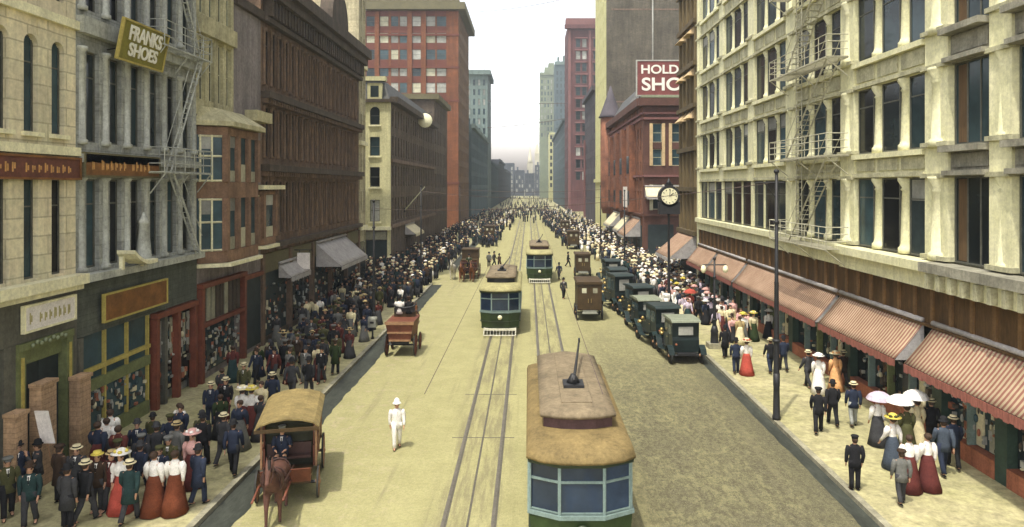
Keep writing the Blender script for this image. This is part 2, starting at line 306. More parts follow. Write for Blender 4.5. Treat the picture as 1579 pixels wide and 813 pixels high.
class Bld:
    def __init__(s, name, label, x, y, cat='building', group=None):
        s.root = thing(name, label, cat, (x, y, 0), 0, group); s.off = (x, y, 0); s.mbs = {}; s.wins = []
    def mb(s, part, m):
        return s.mbs.setdefault((part, m), MB())
    def box(s, part, m, face, u0, u1, z0, z1, o0, o1): fbox(s.mb(part, m), face, u0, u1, z0, z1, o0, o1)
    def facade(s, m, face, u0, u1, z0, z1, cols, rows, t=.32, part='wall', sp=None, back=.03):
        w = s.mb(part, m); q = s.mb('spandrel', sp) if sp else w
        e = u0
        for a, b in cols: 
            if a > e+.001: fbox(w, face, e, a, z0, z1, -t, 0)
            e = b
        if u1 > e+.001: fbox(w, face, e, u1, z0, z1, -t, 0)
        for a, b in cols:
            zz = z0
            for r0, r1 in rows:
                if r0 > zz+.001: fbox(q, face, a, b, zz, r0, -t, -back)
                zz = r1
            if z1 > zz+.001: fbox(q, face, a, b, zz, z1, -t, -back)
    def windows(s, face, cols, rows, style='sash', frame='frame', panes=('glass',), o=-.22, detail=1, sill=None, rng=random):
        for r0, r1 in rows:
            for a, b in cols:
                s.wins.append((face, (a+b)/2, r0, b-a, r1-r0, style, frame, rng.choice(panes), o, detail, sill))
    def row(s, part, m, face, u0, u1, z0, z1, o0, o1, n, gap=.3):   # dentils, panels, ribs ...
        p = (u1-u0)/n
        for i in range(n): s.box(part, m, face, u0+p*(i+gap/2), u0+p*(i+1-gap/2), z0, z1, o0, o1)
    def finish(s, cap=96):
        for (part, m), mb in s.mbs.items():
            if part in ONE or len(mb.ch) < 2: mb.build(part, m, s.root, s.off); continue
            ps = sorted(mb.pieces(), key=lambda p: abs(p.v[0][1]-30))
            for p in ps[:90]: p.build(part, m, s.root, s.off)
            if len(ps) > 90:
                r = MB()
                for p in ps[90:]: r.add(p.v, p.f)
                o = r.build(part, m, s.root, s.off); o['kind'] = 'stuff'
        def size(w):
            x, y, z = fpt(w[0], w[1], w[2]+w[4]/2, w[8]); y = max(y, 2)
            px, py = VX+x*F_PX/y, VY+(H_CAM-z)*F_PX/y
            vis = 1 if (-20 < px < 1600 and -60 < py < 830 and y > 10) else 0
            return -(vis*100+w[3]*w[4]/y/y)
        s.wins.sort(key=size); rest = {}
        for i, (face, u, z, w, h, style, fm, pm, o, det, sill) in enumerate(s.wins):
            fr, pa, one, omb = win_meshes(w, h, style); p = Vector(fpt(face, u, z, o))-Vector(s.off); rz = ROT[face[0]]
            if i >= cap:
                rr = rest.setdefault((fm, pm), MB()); R = Matrix.Rotation(rz, 3, 'Z')
                for part_v, part_f, mi in ((omb.v, omb.f, omb.mi),):
                    b0 = len(rr.v); rr.v += [tuple(R @ Vector(v)+p) for v in part_v]
                    rr.f += [tuple(b0+j for j in f) for f in part_f]; rr.mi += mi; rr.sm += [False]*len(mi)
                continue
            if det >= 2:
                a = put('window', fr, s.root, p, rz); own_mat(a, 0, M[fm]); b = put('pane', pa, a); own_mat(b, 0, M[pm])
                if sill:
                    sk = ('sill', round(w, 3))
                    if sk not in WIN:
                        sm = MB(); sm.box(-w/2-.1, w/2+.1, -.35, -.02, -.1, 0); WIN[sk] = sm.mesh('sill', M['creamtrim'])
                    c = put('sill', WIN[sk], a); own_mat(c, 0, M[sill])
            else:
                a = put('window', one, s.root, p, rz); own_mat(a, 0, M[fm]); own_mat(a, 1, M[pm])
        for (fm, pm), rr in rest.items():
            if rr.v: o = rr.build('window', [M[fm], M[pm]], s.root); o['kind'] = 'stuff'
def cols_of(centers, w): return [(c-w/2, c+w/2) for c in centers]
def lin_cols(u0, u1, n, w, margin=0):
    p = (u1-u0-2*margin)/n; return [(u0+margin+p*(i+.5)-w/2, u0+margin+p*(i+.5)+w/2) for i in range(n)]
# ------------------------------------------------------------------ ground, road, pavements
XL, XR, KL, KR = -16.0, 15.2, -9.4, 10.0
g = MB(); g.add([(-900,-60,-.04),(900,-60,-.04),(900,1800,-.04),(-900,1800,-.04)], [(0,1,2,3)]); struct(g, 'ground', M['soil'])
g = MB(); g.add([(KL-.2,-20,0),(KR+.2,-20,0),(KR+.2,690,0),(KL-.2,690,0)], [(0,1,2,3)]); struct(g, 'road', M['road'])
for nm, (x0, x1, y0, y1) in {'cross_road': (-70, KL-.2, 72, 80.4), 'cross_road.001': (KR+.2, 70, 73.5, 92), 'cross_road.002': (-70, KL-.2, 142.5, 160.5), 'cross_road.003': (KR+.2, 70, 195, 268)}.items():
    g = MB(); g.add([(x0,y0,-.002),(x1,y0,-.002),(x1,y1,-.002),(x0,y1,-.002)], [(0,1,2,3)]); struct(g, nm, M['road'])
ZS = .14
for side, spans in (('L', ((-10, 70), (82.6, 140), (163, 192), (200, 600))), ('R', ((-10, 71.2), (94.5, 192.5), (272, 600)))):
    for y0, y1 in spans:
        k = KL if side == 'L' else KR; out = XL-1 if side == 'L' else XR+1; s_ = -1 if side == 'L' else 1
        g = MB(); g.box(k+s_*.22, out, y0, y1, -.03, ZS); struct(g, 'sidewalk', M['walk'])
        g = MB(); y = y0
        while y < y1-.01:
            e = min(y+(1.8 if y < 110 else 20), y1); g.box(k, k+s_*.22, y+.006, e-.006, -.03, ZS+.012); y = e
        struct(g, 'kerb', M['kerb'])
rg = random.Random(3)
for side, (y0, y1) in (('L', (-10, 70)), ('R', (-10, 71)), ('L', (82.6, 140)), ('R', (94.5, 160))):
    k = KL if side == 'L' else KR; s_ = 1 if side == 'L' else -1; g = MB(); v = []; n = 170
    for i in range(n+1):
        y = y0+(y1-y0)*i/n; w = (.95 if side == 'L' else .5)*rg.uniform(.94, 1.06)*(1+.025*math.sin(y*.7))
        v += [(k, y, .004), (k+s_*w, y, .004)]
    g.add(v, [(2*i, 2*i+1, 2*i+3, 2*i+2) for i in range(n)]); struct(g, 'road_gutter', M['gutter'])  # dark mottled gutter strip along each kerb
for cx in (-1.75, 1.25):
    for dx, w in ((-.7175, .05), (.7175, .05)):
        g = MB(); g.box(cx+dx-w, cx+dx+w, -15, 620, -.02, .012); struct(g, 'road_rail_line', M['rail'])
        g = MB(); g.box(cx+dx+.052, cx+dx+.115, -15, 620, -.02, .005); struct(g, 'road_flangeway_line', M['slot'])
    g = MB(); g.box(cx-.035, cx+.035, -15, 620, -.02, .007); struct(g, 'road_cable_slot_line', M['slot'])
for d in (27.5, 33.2, 46.5, 61):
    g = MB(); g.box(-2.95, -.55, d-.03, d+.03, -.02, .006); struct(g, 'road_joint_line', M['slot'])

# ------------------------------------------------------------------ left side of the street
def core(b, m, side, X0, d0, d1, H, D=14, t=.32, part='wall'):
    if side == 'L': b.mb(part, m).box(X0-D, X0-t, d0+t, d1, 0, H)
    else: b.mb(part, m).box(X0+t, X0+D, d0+t, d1, 0, H)
def street_front(b, m, side, X0, d0, d1, z0, H, cols, rows, D=14, front=None, sp=None, **kw):
    """core block + street facade (+ the wall that faces down the cross street, front=(mat, cols, rows))"""
    t = .32; core(b, m, side, X0, d0, d1, H, D)
    b.facade(m, (side, X0), d0+t, d1, z0, H, cols, rows, sp=sp, **kw)
    fm, fc, fr = front or (m, [], [])
    u0, u1 = (X0-D, X0) if side == 'L' else (X0, X0+D)
    b.facade(fm, ('F', d0), u0, u1, 0, H, fc, fr)
def arch_fill(mb, face, a, b, z, r_o0, r_o1):   # solid with a round hole at the head of opening a..b topping at z
    c, r = (a+b)/2, (b-a)/2; pts = []
    for sgn in (-1, 1):
        arc = [(c+sgn*r*math.cos(t*math.pi/2/6), z-r+r*math.sin(t*math.pi/2/6)) for t in range(7)]
        poly = arc+[(c+sgn*r, z)]
        lo = [fpt(face, u, zz, r_o0) for u, zz in poly]; hi = [fpt(face, u, zz, r_o1) for u, zz in poly]; n = len(poly)
        mb.add(lo+hi, [tuple(range(n)), tuple(range(2*n-1, n-1, -1))]+[(i, i+n, (i+1) % n+n, (i+1) % n) for i in range(n)])

L = lambda: ('L', XL)
fL, fR = ('L', XL), ('R', XR)
# --- cream stone building, nearest on this side
b = Bld('cream_stone_building', 'cream ashlar stone building with tall narrow arched windows above a green doorway', XL, 19)
cols = cols_of([13.7+1.32*i for i in range(9)], .66); rows = [(6.7, 9.95), (11.45, 14.6), (16.0, 19.3), (20.6, 23.6)]
core(b, M['cream'], 'L', XL, 11.5, 25.2, 27); b.facade(M['cream'], fL, 12, 25.2, 6.3, 27, cols, rows)
for a, c in cols:
    for z in (14.6, 19.3): arch_fill(b.mb('wall', M['cream']), fL, a, c, z, -.32, -.001)
    b.box('sill', M['creamtrim'], fL, a-.12, c+.12, 11.3, 11.44, .002, .14)
b.windows(fL, cols, rows, 'tall', 'frame', ('glassteal', 'glass', 'glass', 'glassblack'), detail=2)
b.box('belt_course', M['creamtrim'], fL, 12, 25.2, 10.75, 11.05, .002, .2); b.box('belt_course', M['creamtrim'], fL, 12, 25.2, 15.2, 15.5, .002, .16)
b.box('ledge', M['creamtrim'], fL, 12, 25.2, 6.28, 6.62, .002, .5); b.box('ledge', M['creamtrim'], fL, 12, 25.2, 6.08, 6.26, .002, .3)
b.box('cornice', M['creamtrim'], fL, 12, 25.2, 26.2, 27, .002, .8)
b.box('fascia', M['dkwall'], fL, 12, 25.2, 4.75, 6.06, -.3, .06)
for a, c in ((12, 15.5), (19.5, 21.2), (21.7, 22.2), (24.9, 25.2)): b.box('shopfront', M['dkwall'], fL, a, c, 0, 4.74, -.3, .04)
for a, c in ((22.2, 22.55), (24.55, 24.88)):
    b.box('door_frame', M['green'], fL, a, c, 0, 4.5, -.3, .12); b.box('door_frame', M['goldframe'], fL, a+.12, c-.12, .3, 4.3, .12, .16)
b.box('door_frame', M['green'], fL, 22.2, 24.88, 4.5, 4.74, -.3, .16)
b.box('transom', M['green'], fL, 22.56, 24.54, 4.0, 4.49, -.22, -.05)
for i in range(9): b.mb('transom_ornament', M['palegreen']).ell(fpt(fL, 22.75+i*.2, 4.62+(i % 2)*.06, .2), (.05, .07, .07), 8, 5)
b.box('door', M['shopdk'], fL, 22.56, 23.52, .15, 3.99, -.3, -.18); b.box('door', M['shopdk'], fL, 23.54, 24.54, .15, 3.99, -.3, -.18)
b.box('doorstep', M['kerb'], fL, 22.3, 24.8, 0, .3, -.1, .4)
for a, c, h in ((21.5, 22.0, 2.7), (22.62, 23.35, 3.3), (25.2-.62, 25.2-.02, 3.0)): b.box('brick_pier', M['brickp'], fL, a, c, 0, h, .17, .55); b.box('brick_pier', M['brickp'], fL, a-.05, c+.05, h, h+.12, .17, .6)
b.box('shop_window', M['glassteal'], fL, 15.5, 19.5, .8, 4.74, -.3, -.1); b.box('shop_window', M['glassteal'], fL, 21.2, 21.7, .8, 4.7, -.3, -.1)
b.finish()
def board_sign(name, label, u0, u1, z0, z1, o, mboard, mframe, marks=None, mmark=None, txt=None, lean=0, face=fL, x=XL, nmark=0, seed=0):
    c = (u0+u1)/2; w, h = u1-u0, z1-z0
    r = thing(name, label, 'sign', fpt(face, c, z0, o), ROT[face[0]])
    bd = MB(); bd.box(-w/2, w/2, -.05, .05, 0, h); fr = MB(); e = .07
    fr.box(-w/2-e, w/2+e, -.09, .04, -e, -.001); fr.box(-w/2-e, w/2+e, -.09, .04, h+.001, h+e); fr.box(-w/2-e, -w/2-.001, -.09, .04, 0, h); fr.box(w/2+.001, w/2+e, -.09, .04, 0, h)
    bo = bd.build('board', mboard, r); fo = fr.build('frame', mframe, r)
    br = MB()
    for sx in (-.4, .4): br.bar((sx*w, .05, h*.3), (sx*w, o+.2, h*.1), .025)
    br.build('bracket', M['iron'], r)
    if nmark:
        rr = random.Random(seed); p = w*.86/nmark
        mk = MB()
        for i in range(nmark):   # worn, unreadable lettering
            x0 = -w*.43+p*i+p*.15
            if rr.random() < .1: continue
            hh = h*rr.uniform(.32, .52); zb = h*.25
            mk.box(x0, x0+p*.2, -.062, -.051, zb, zb+hh)
            mk.box(x0+p*.3, x0+p*.5, -.062, -.051, zb+hh*rr.uniform(0, .4), zb+hh*rr.uniform(.7, 1))
        mk.build('worn_lettering', mmark, r)
    if txt:
        for s_, zc, sz, sx in txt: text(r, s_, sz, (0, -.07, zc*h), (math.pi/2, 0, 0), mmark, .02, sx=sx)
    r.rotation_euler = (0, 0, ROT[face[0]])
    if lean:
        r.rotation_mode = 'XYZ'; r.rotation_euler = (Matrix.Rotation(ROT[face[0]], 3, 'Z') @ Matrix.Rotation(lean, 3, 'X')).to_euler()
    return r
board_sign('signboard', 'dark red signboard with worn orange lettering on the cream stone building', 19.6, 25.1, 9.98, 10.62, .16, M['signred'], M['signbrown'], nmark=16, mmark=M['gold'], seed=4)
board_sign('signboard', 'small white signboard above the green doorway of the cream building', 22.4, 24.85, 5.12, 5.86, .14, M['signwhite'], M['creamtrim'], nmark=9, mmark=M['olivemark'], seed=6)

def goods(b, face, u0, u1, z0, z1, o0, o1, n, seed, mats=('blindgrey', 'canvascream', 'browndk', 'riser', 'blindgrey', 'browndk', 'glassteal')):
    r_ = random.Random(seed)
    for k, mm in enumerate(mats):
        q = b.mb('display_goods', M[mm])
        for i in range(n//len(mats)):
            u, z = r_.uniform(u0, u1), z0+(z1-z0)*r_.random()**1.2; w, h = r_.uniform(.06, .2), r_.uniform(.08, .34); t = r_.random()
            if t < .55: fbox(q, face, u-w/2, u+w/2, z, z+h, o0+.01*k/7, o0+(o1-o0)*r_.uniform(.3, 1)+.002*k)
            else: p = fpt(face, u, z+h/2, (o0+o1)/2); q.ell(p, (w*.5, w*.5, h*.5), 7, 5)
# --- grey stone building
b = Bld('grey_stone_building', 'grey stone building with close set narrow windows, fire escape and a gold framed shopfront', XL, 29)
cols = cols_of([26.2, 27.65, 29.1, 30.55, 32.0, 33.4], .78); rows = [(6.7, 9.95), (11.3, 14.6), (16.1, 19.4), (20.8, 24.0)]
core(b, M['grey'], 'L', XL, 24.9, 34.3, 28); b.facade(M['grey'], fL, 25.2, 34.3, 6.3, 28, cols, rows)
b.windows(fL, cols, rows, 'tall', 'frame', ('glass', 'glassblack', 'glassteal'), detail=2)
ed = [25.2]+[(cols[i][1]+cols[i+1][0])/2 for i in range(5)]+[34.3]
for i in range(7):   # engaged half columns
    for r0, r1 in rows:
        u = ed[i] if 0 < i < 6 else (25.5 if i == 0 else 34.05)
        mb = b.mb('half_column', M['greytrim']); p = fpt(fL, u, r0-.1, .0); mb.lathe([(.22, 0), (.22, .15), (.14, .2), (.12, r1-r0), (.22, r1-r0+.1), (.22, r1-r0+.2)], p, 10)
for z0, z1, o in ((6.28, 6.55, .45), (10.55, 10.85, .25), (15.15, 15.75, .3), (19.95, 20.4, .25), (27.2, 28, .9)): b.box('belt_course', M['greytrim'], fL, 25.2, 34.3, z0, z1, .002, o)
b.box('fascia', M['greygreen'], fL, 25.2, 34.3, 4.3, 6.26, -.3, .05)
for u in (25.25, 31.2, 34.05): b.box('pilaster', M['dkwall'], fL, u, u+.24, 0, 4.28, -.3, .1)
b.box('shop_window', M['glassteal'], fL, 25.5, 30.1, .7, 4.28, -.3, -.1); b.box('stall_riser', M['green'], fL, 25.5, 30.1, 0, .69, -.3, 0)
for u in (26.9, 28.4, 29.95): b.box('mullion', M['goldframe'], fL, u, u+.09, .7, 4.28, -.1, .03)
b.box('transom_bar', M['goldframe'], fL, 25.5, 30.1, 2.9, 3.05, -.09, .06); b.box('transom_bar', M['green'], fL, 25.5, 30.1, 2.2, 2.6, -.09, .05)
for u in (30.35, 32.2, 33.85): b.box('red_post', M['redframe'], fL, u, u+.24, 0, 4.0, -.1, .2)
b.box('red_beam', M['redframe'], fL, 30.35, 34.09, 4.02, 4.25, -.1, .24)
b.box('shop_window', M['glass'], fL, 30.4, 34.0, .6, 4.0, -.3, -.12)
for i in range(8): b.box('blind', M['blindgrey'] if i % 3 else M['blind'], fL, 30.75+i*.4, 30.98+i*.4, 1.9+.3*(i % 2), 3.8, -.1, -.06)
goods(b, fL, 25.6, 29.9, .75, 2.1, -.1, .0, 84, 1); goods(b, fL, 30.7, 33.8, .65, 3.6, -.12, .0, 98, 2)
q = b.mb('ledge_lamp_hood', M['creamtrim'])
for i in range(6):
    u0, u1 = 27.2+i*.28, 27.2+(i+1)*.28; f = lambda u: 6.75+.5*((u-28.4)/1.2)**2*(1 if u < 28.4 else .35)
    q.hexa([fpt(fL, u0, f(u0)-.14, .3), fpt(fL, u1, f(u1)-.14, .3), fpt(fL, u1, f(u1)-.14, 1.0), fpt(fL, u0, f(u0)-.14, 1.0), fpt(fL, u0, f(u0), .3), fpt(fL, u1, f(u1), .3), fpt(fL, u1, f(u1), 1.0), fpt(fL, u0, f(u0), 1.0)])
q.box(XL+.35, XL+.5, 27.25, 27.4, 6.5, 7.0); q.box(XL+.35, XL+.5, 28.6, 28.75, 6.5, 6.75)
q = b.mb('ledge_finial', M['greytrim']); q.lathe([(.42, 0), (.42, .2), (.34, .3), (.22, 1.6), (.28, 1.7), (.1, 1.9), (.03, 2.1)], fpt(fL, 28.9, 6.55, .4), 4)
b.finish()
board_sign('signboard', 'brown signboard with gold lettering on the grey stone building', 25.35, 30.4, 10.1, 10.85, .2, M['signbrown'], M['olive'], nmark=15, mmark=M['gold'], seed=9)
board_sign('signboard', 'plain brown signboard in a gold frame above the grey building\'s shop window', 26.5, 31.0, 4.68, 5.62, .22, M['signbrown'], M['goldframe'])
board_sign('shoe_sign', 'tilted olive sign with white letters reading FRANKS SHOES on the grey building', 26.75, 29.95, 14.55, 16.0, .55, M['signolive'], M['goldframe'], txt=[('FRANKS', .71, .78, .84), ('SHOES', .28, .70, 1.0)], mmark=M['letter'], lean=math.radians(11))

def fire_escape(name, label, face, u0, u1, platforms, depth, m, stairs, ladder=None, ladder2=None):
    r = thing(name, label, 'fire escape', fpt(face, (u0+u1)/2, platforms[0], .3)); off = tuple(r.location)
    for z in platforms:
        p = MB(); n = int((u1-u0)/.14)
        for i in range(n+1):
            u = u0+(u1-u0)*i/n; fbox(p, face, u-.02, u+.02, z-.02, z+.02, .32, depth)
        for o in (.32, depth): fbox(p, face, u0, u1, z-.07, z-.021, o-.03, o+.03)
        for u in (u0+.1, (u0+u1)/2, u1-.1): p.bar(fpt(face, u, z-.9, .3), fpt(face, u, z-.05, depth), .03)
        po = p.build('platform', m, r, off)
        q = MB(); n = max(4, int((u1-u0)/.85))
        for zz in (.35, .7, 1.02):
            q.bar(fpt(face, u0, z+zz, depth), fpt(face, u1, z+zz, depth), .022)
            for u in (u0, u1): q.bar(fpt(face, u, z+zz, .32), fpt(face, u, z+zz, depth), .022)
        for i in range(n+1): u = u0+(u1-u0)*i/n; q.bar(fpt(face, u, z, depth), fpt(face, u, z+1.02, depth), .022)
        q.build('railing', m, po, off)
    for (ua, za, ub, zb) in stairs:
        q = MB()
        for o in (.55, depth-.2): q.bar(fpt(face, ua, za, o), fpt(face, ub, zb, o), .045)
        n = int(abs(zb-za)/.24)
        for i in range(1, n):
            t = i/n; u, z = ua+(ub-ua)*t, za+(zb-za)*t; fbox(q, face, u-.1, u+.1, z-.012, z+.012, .55, depth-.2)
        for o in (.5, depth-.15): q.bar(fpt(face, ua, za+.9, o), fpt(face, ub, zb+.9, o), .018)
        q.build('stair', m, r, off)
    if ladder:
        ua, ub, z0, z1 = ladder; q = MB()
        for u in (ua, ub): q.bar(fpt(face, u, z0, .3), fpt(face, u, z1, .3), .03)
        n = int((z1-z0)/.33)
        for i in range(n): z = z0+.2+i*.33; fbox(q, face, ua, ub, z-.02, z+.02, .28, .33)
        q.build('ladder', m, r, off)
    return r
fire_escape('fire_escape', 'weathered grey iron fire escape on the grey stone building', fL, 29.5, 33.9, [10.3, 15.6, 20.4], .95, M['greytrim'], [(30.6, 10.3, 33.2, 6.5), (33.4, 15.6, 30.4, 10.3), (30.4, 20.4, 33.2, 15.6)])

# --- narrow front with the oriel bay
b = Bld('oriel_bay_building', 'narrow cream and terracotta building with a two storey oriel bay and blue windows', XL, 36)
cols = cols_of([35.0, 36.05, 37.1, 38.1], .62); rows = [(13.95, 17.0), (18.2, 21.2), (22.3, 25)]
core(b, M['palecream'], 'L', XL, 34.3, 38.7, 27); b.facade(M['palecream'], fL, 34.3, 38.7, 13.2, 27, cols, rows); b.windows(fL, cols, rows, 'sash', 'framel', ('glass', 'glassteal'), detail=2)
b.box('belt_course', M['palecream'], fL, 34.4, 38.6, 17.15, 18.0, .002, .25); b.box('belt_course', M['palecream'], fL, 34.4, 38.6, 21.4, 22, .002, .2); b.box('cornice', M['palecream'], fL, 34.3, 38.7, 26.2, 27, .002, .8)
b.box('lower_wall', M['mauve'], fL, 34.3, 38.7, 0, 13.19, -.32, -.05)
# oriel: canted bay 34.5 .. 39.9, projecting 1.15 m
def oriel(b, u0, u1, z0, z1, dep, mwall, rows, ncol, cant=.7, roof=True):
    pts = [(u0, .0), (u0+cant, dep), (u1-cant, dep), (u1, .0)]
    def quadwall(a, c, za, zb, th=0): 
        (ua, oa), (ub, ob) = a, c; w = b.mb('oriel_wall', mwall); i = .18
        w.hexa([fpt(fL, ua, za, oa), fpt(fL, ub, za, ob), fpt(fL, ub, za, ob-i), fpt(fL, ua, za, oa-i), fpt(fL, ua, zb, oa), fpt(fL, ub, zb, ob), fpt(fL, ub, zb, ob-i), fpt(fL, ua, zb, oa-i)])
    zz = z0
    for r0, r1 in rows+[(z1, z1)]:
        for a, c in zip(pts, pts[1:]): quadwall(a, c, zz, r0)
        zz = r1
    for r0, r1 in rows:
        wd = (u1-u0-2*cant)/ncol
        for i in range(ncol+1):
            u = u0+cant+wd*i; b.box('oriel_pilaster', mwall, fL, u-.16, u+.16, r0, r1, dep-.2, dep+.06)
        g = b.mb('oriel_pane', M['glassteal']); g.add([fpt(fL, u0, r0, -.06), fpt(fL, u0+cant, r0, dep-.1), fpt(fL, u0+cant, r1, dep-.1), fpt(fL, u0, r1, -.06)], [(0, 1, 2, 3)]); g.add([fpt(fL, u1, r0, -.06), fpt(fL, u1-cant, r0, dep-.1), fpt(fL, u1-cant, r1, dep-.1), fpt(fL, u1, r1, -.06)], [(3, 2, 1, 0)])
        for sgn, ue, uc in ((1, u0, u0+cant), (-1, u1, u1-cant)):   # frames of the canted side lights
            mx = lambda t, z: fpt(fL, ue+(uc-ue)*t, z, -.06+(dep-.04)*t+.03)
            br = b.mb('oriel_side_frame', M['creamtrim'])
            for z in (r0+.06, r0+(r1-r0)*.55, r1-.06): br.bar(mx(.04, z), mx(.92, z), .05)
            for t in (.1, .5, .9): br.bar(mx(t, r0), mx(t, r1), .06)
            bl = b.mb('oriel_blind', M['blindgrey']); q0, q1 = (mx(.12, r1-.1), mx(.48, r1-.1)); zz_ = r0+(r1-r0)*.7
            bl.add([q0, q1, (q1[0], q1[1], zz_), (q0[0], q0[1], zz_), (q0[0]+.015, q0[1], q0[2]), (q1[0]+.015, q1[1], q1[2]), (q1[0]+.015, q1[1], zz_), (q0[0]+.015, q0[1], zz_)], [(0,1,2,3),(7,6,5,4),(0,4,5,1),(1,5,6,2),(2,6,7,3),(3,7,4,0)])
        for i in range(ncol):
            ua, ub = u0+cant+wd*i+.16, u0+cant+wd*(i+1)-.16
            b.box('oriel_pane', M['glassteal'], fL, ua, ub, r0, r1, dep-.16, dep-.14)
            b.box('oriel_blind', M['blind'], fL, ua+.04, ub-.04, r0+.02, r0+(r1-r0)*(.4 if i % 2 else .25), dep-.13, dep-.1)
            if i == 0: b.box('oriel_blind', M['blindgrey'], fL, ua+.04, ub-.04, r1-(r1-r0)*.25, r1-.02, dep-.13, dep-.1)
    fl = b.mb('oriel_wall', mwall); n = 4
    for za, zb in ((z0-.02, z0+.02), (z1-.02, z1+.02)):
        fl.add([fpt(fL, u, za, o) for u, o in pts]+[fpt(fL, u, zb, o) for u, o in pts], [(0,1,2,3),(7,6,5,4),(0,4,5,1),(1,5,6,2),(2,6,7,3)])
    lg = b.mb('oriel_ledge', M['creamtrim'])
    e = .22
    lg.add([fpt(fL, u, zq, o) for zq in (z0-.22, z0-.04) for u, o in ((u0-e, 0), (u0+cant-.1, dep+e), (u1-cant+.1, dep+e), (u1+e, 0))], [(0,1,2,3),(7,6,5,4),(0,4,5,1),(1,5,6,2),(2,6,7,3),(3,7,4,0)])
    if roof:
        rf = b.mb('oriel_roof', M['palecream']); top = [(u0+.2, .02), (u0+cant+.3, dep*.35), (u1-cant-.3, dep*.35), (u1-.2, .02)]; low = [(u0-.3, .02), (u0+cant-.15, dep+.35), (u1-cant+.15, dep+.35), (u1+.3, .02)]
        rf.add([fpt(fL, u, z1+.05, o) for u, o in low]+[fpt(fL, u, z1+.28, o) for u, o in low]+[fpt(fL, u, z1+1.0, o) for u, o in top],
               [(3,2,1,0),(0,1,5,4),(1,2,6,5),(2,3,7,6),(4,5,9,8),(5,6,10,9),(6,7,11,10),(8,9,10,11),(3,0,4,7),(7,4,8,11)])
oriel(b, 34.5, 39.9, 5.95, 12.6, 1.15, M['terracotta'], [(6.5, 9.1), (9.9, 12.2)], 3)
b.box('shop_window', M['glass'], fL, 35.3, 38.7, .5, 4.6, -.02, .03)
for u in (34.35, 39.5): b.box('red_post', M['redframe'], fL, u, u+.28, 0, 4.7, .0, .3)
b.box('red_beam', M['redframe'], fL, 34.35, 39.78, 4.72, 4.95, 0, .34); b.box('red_beam', M['redframe'], fL, 34.64, 39.49, 2.8, 3.0, .04, .3)
goods(b, fL, 34.8, 39.3, .5, 2.6, .04, .14, 105, 3)
for i in range(9): b.box('shop_blind', M['blind'] if i in (1, 2, 5) else M['browndk'], fL, 34.75+i*.52, 35.1+i*.52, 3.02, 4.7, .05, .12)
b.finish()
b = Bld('mauve_plaster_building', 'low blank mauve grey plaster front between the oriel bay and the brown building', XL, 40.6)
core(b, M['mauve'], 'L', XL, 38.7, 42.6, 20.1); b.facade(M['mauve'], fL, 38.7, 42.6, 0, 20.1, [], []); b.box('coping', M['browndk'], fL, 38.7, 42.6, 19.6, 20.1, .002, .25)
b.box('ledge', M['palecream'], fL, 40.2, 42.6, 13.4, 14.0, .002, .7)
oriel(b, 40.5, 43.4, 6.3, 9.4, .8, M['terracotta'], [(6.7, 9.2)], 1, .5, False)
b.box('oriel_roof', M['creamtrim'], fL, 40.2, 43.7, 9.5, 9.75, 0, 1.1)
b.box('shop_window', M['shopdk'], fL, 40.1, 42.5, .4, 4.4, .002, .03); b.box('shop_beam', M['redframe'], fL, 40, 42.6, 4.41, 4.65, .002, .2)
b.finish()

# --- long brown building with the big cornice
b = Bld('brown_cornice_building', 'long dark brown building with rows of slender windows and a heavy bracketed cornice', XL, 55)
cols = lin_cols(43, 67, 20, .62); rows = [(6.7, 10.0), (11.5, 14.5), (15.9, 19.2)]
core(b, M['brown'], 'L', XL, 42.6, 67.2, 22.3); b.facade(M['brown'], fL, 42.6, 67.2, 5.6, 22.3, cols, rows); b.windows(fL, cols, rows, 'tall', 'browndk' if 'browndk' in M else 'frame', ('glassblack', 'glass'), o=-.12, detail=1)
for a, c in cols:
    for r0, r1 in rows:
        p = fpt(fL, a-.29, r0-.1, .05); b.mb('half_column', M['brown']).lathe([(.17, 0), (.12, .15), (.1, r1-r0), (.18, r1-r0+.15)], p, 8)
for z0, z1, o in ((5.9, 6.2, .4), (10.6, 11.0, .55), (15.0, 15.4, .55), (19.6, 19.9, .4)): b.box('belt_course', M['browndk'], fL, 42.6, 67.2, z0, z1, .002, o)
b.row('belt_dentil', M['brown'], fL, 42.6, 67.2, 10.3, 10.58, .002, .4, 60, .5); b.row('belt_dentil', M['brown'], fL, 42.6, 67.2, 14.7, 14.98, .002, .4, 60, .5)
b.box('cornice', M['browndk'], fL, 42.6, 67.4, 21.6, 22.4, .002, 1.2); b.box('cornice', M['browndk'], fL, 42.6, 67.3, 21.0, 21.59, .002, .85)
b.row('cornice_bracket', M['browndk'], fL, 42.8, 67, 19.95, 20.98, .002, .6, 41, .55)
gb = b.mb('gable', M['browndk']); pts = [(54.6, 22.4), (59.4, 22.4)]+[(57+2.4*math.cos(t*math.pi/12)*(1 if t < 6 else 1), 22.6+2.7*math.sin(t*math.pi/12)) for t in range(13)]
n = len(pts); gb.add([fpt(fL, u, z, .0) for u, z in pts]+[fpt(fL, u, z, 1.0) for u, z in pts], [tuple(range(n)), tuple(range(2*n-1, n-1, -1))]+[(i, i+n, (i+1) % n+n, (i+1) % n) for i in range(n)])
for u in [42.6+4.92*i for i in range(5)]+[66.8]: b.box('pilaster', M['brown'], fL, u, u+.4, 0, 5.6, -.32, .15)
for i in range(5):
    u = 43.05+4.92*i; goods(b, fL, u+.2, u+4.2, .6, 3.6, -.12, 0, 56, 10+i); b.box('shop_window', M['glass'] if i % 2 else M['shopdk'], fL, u, u+4.4, .5, 4.4, -.3, -.12); b.box('stall_riser', M['browndk'], fL, u, u+4.4, 0, .49, -.3, 0); b.box('fascia', M['olive'], fL, u, u+4.4, 4.42, 5.58, -.3, .05)
b.finish()
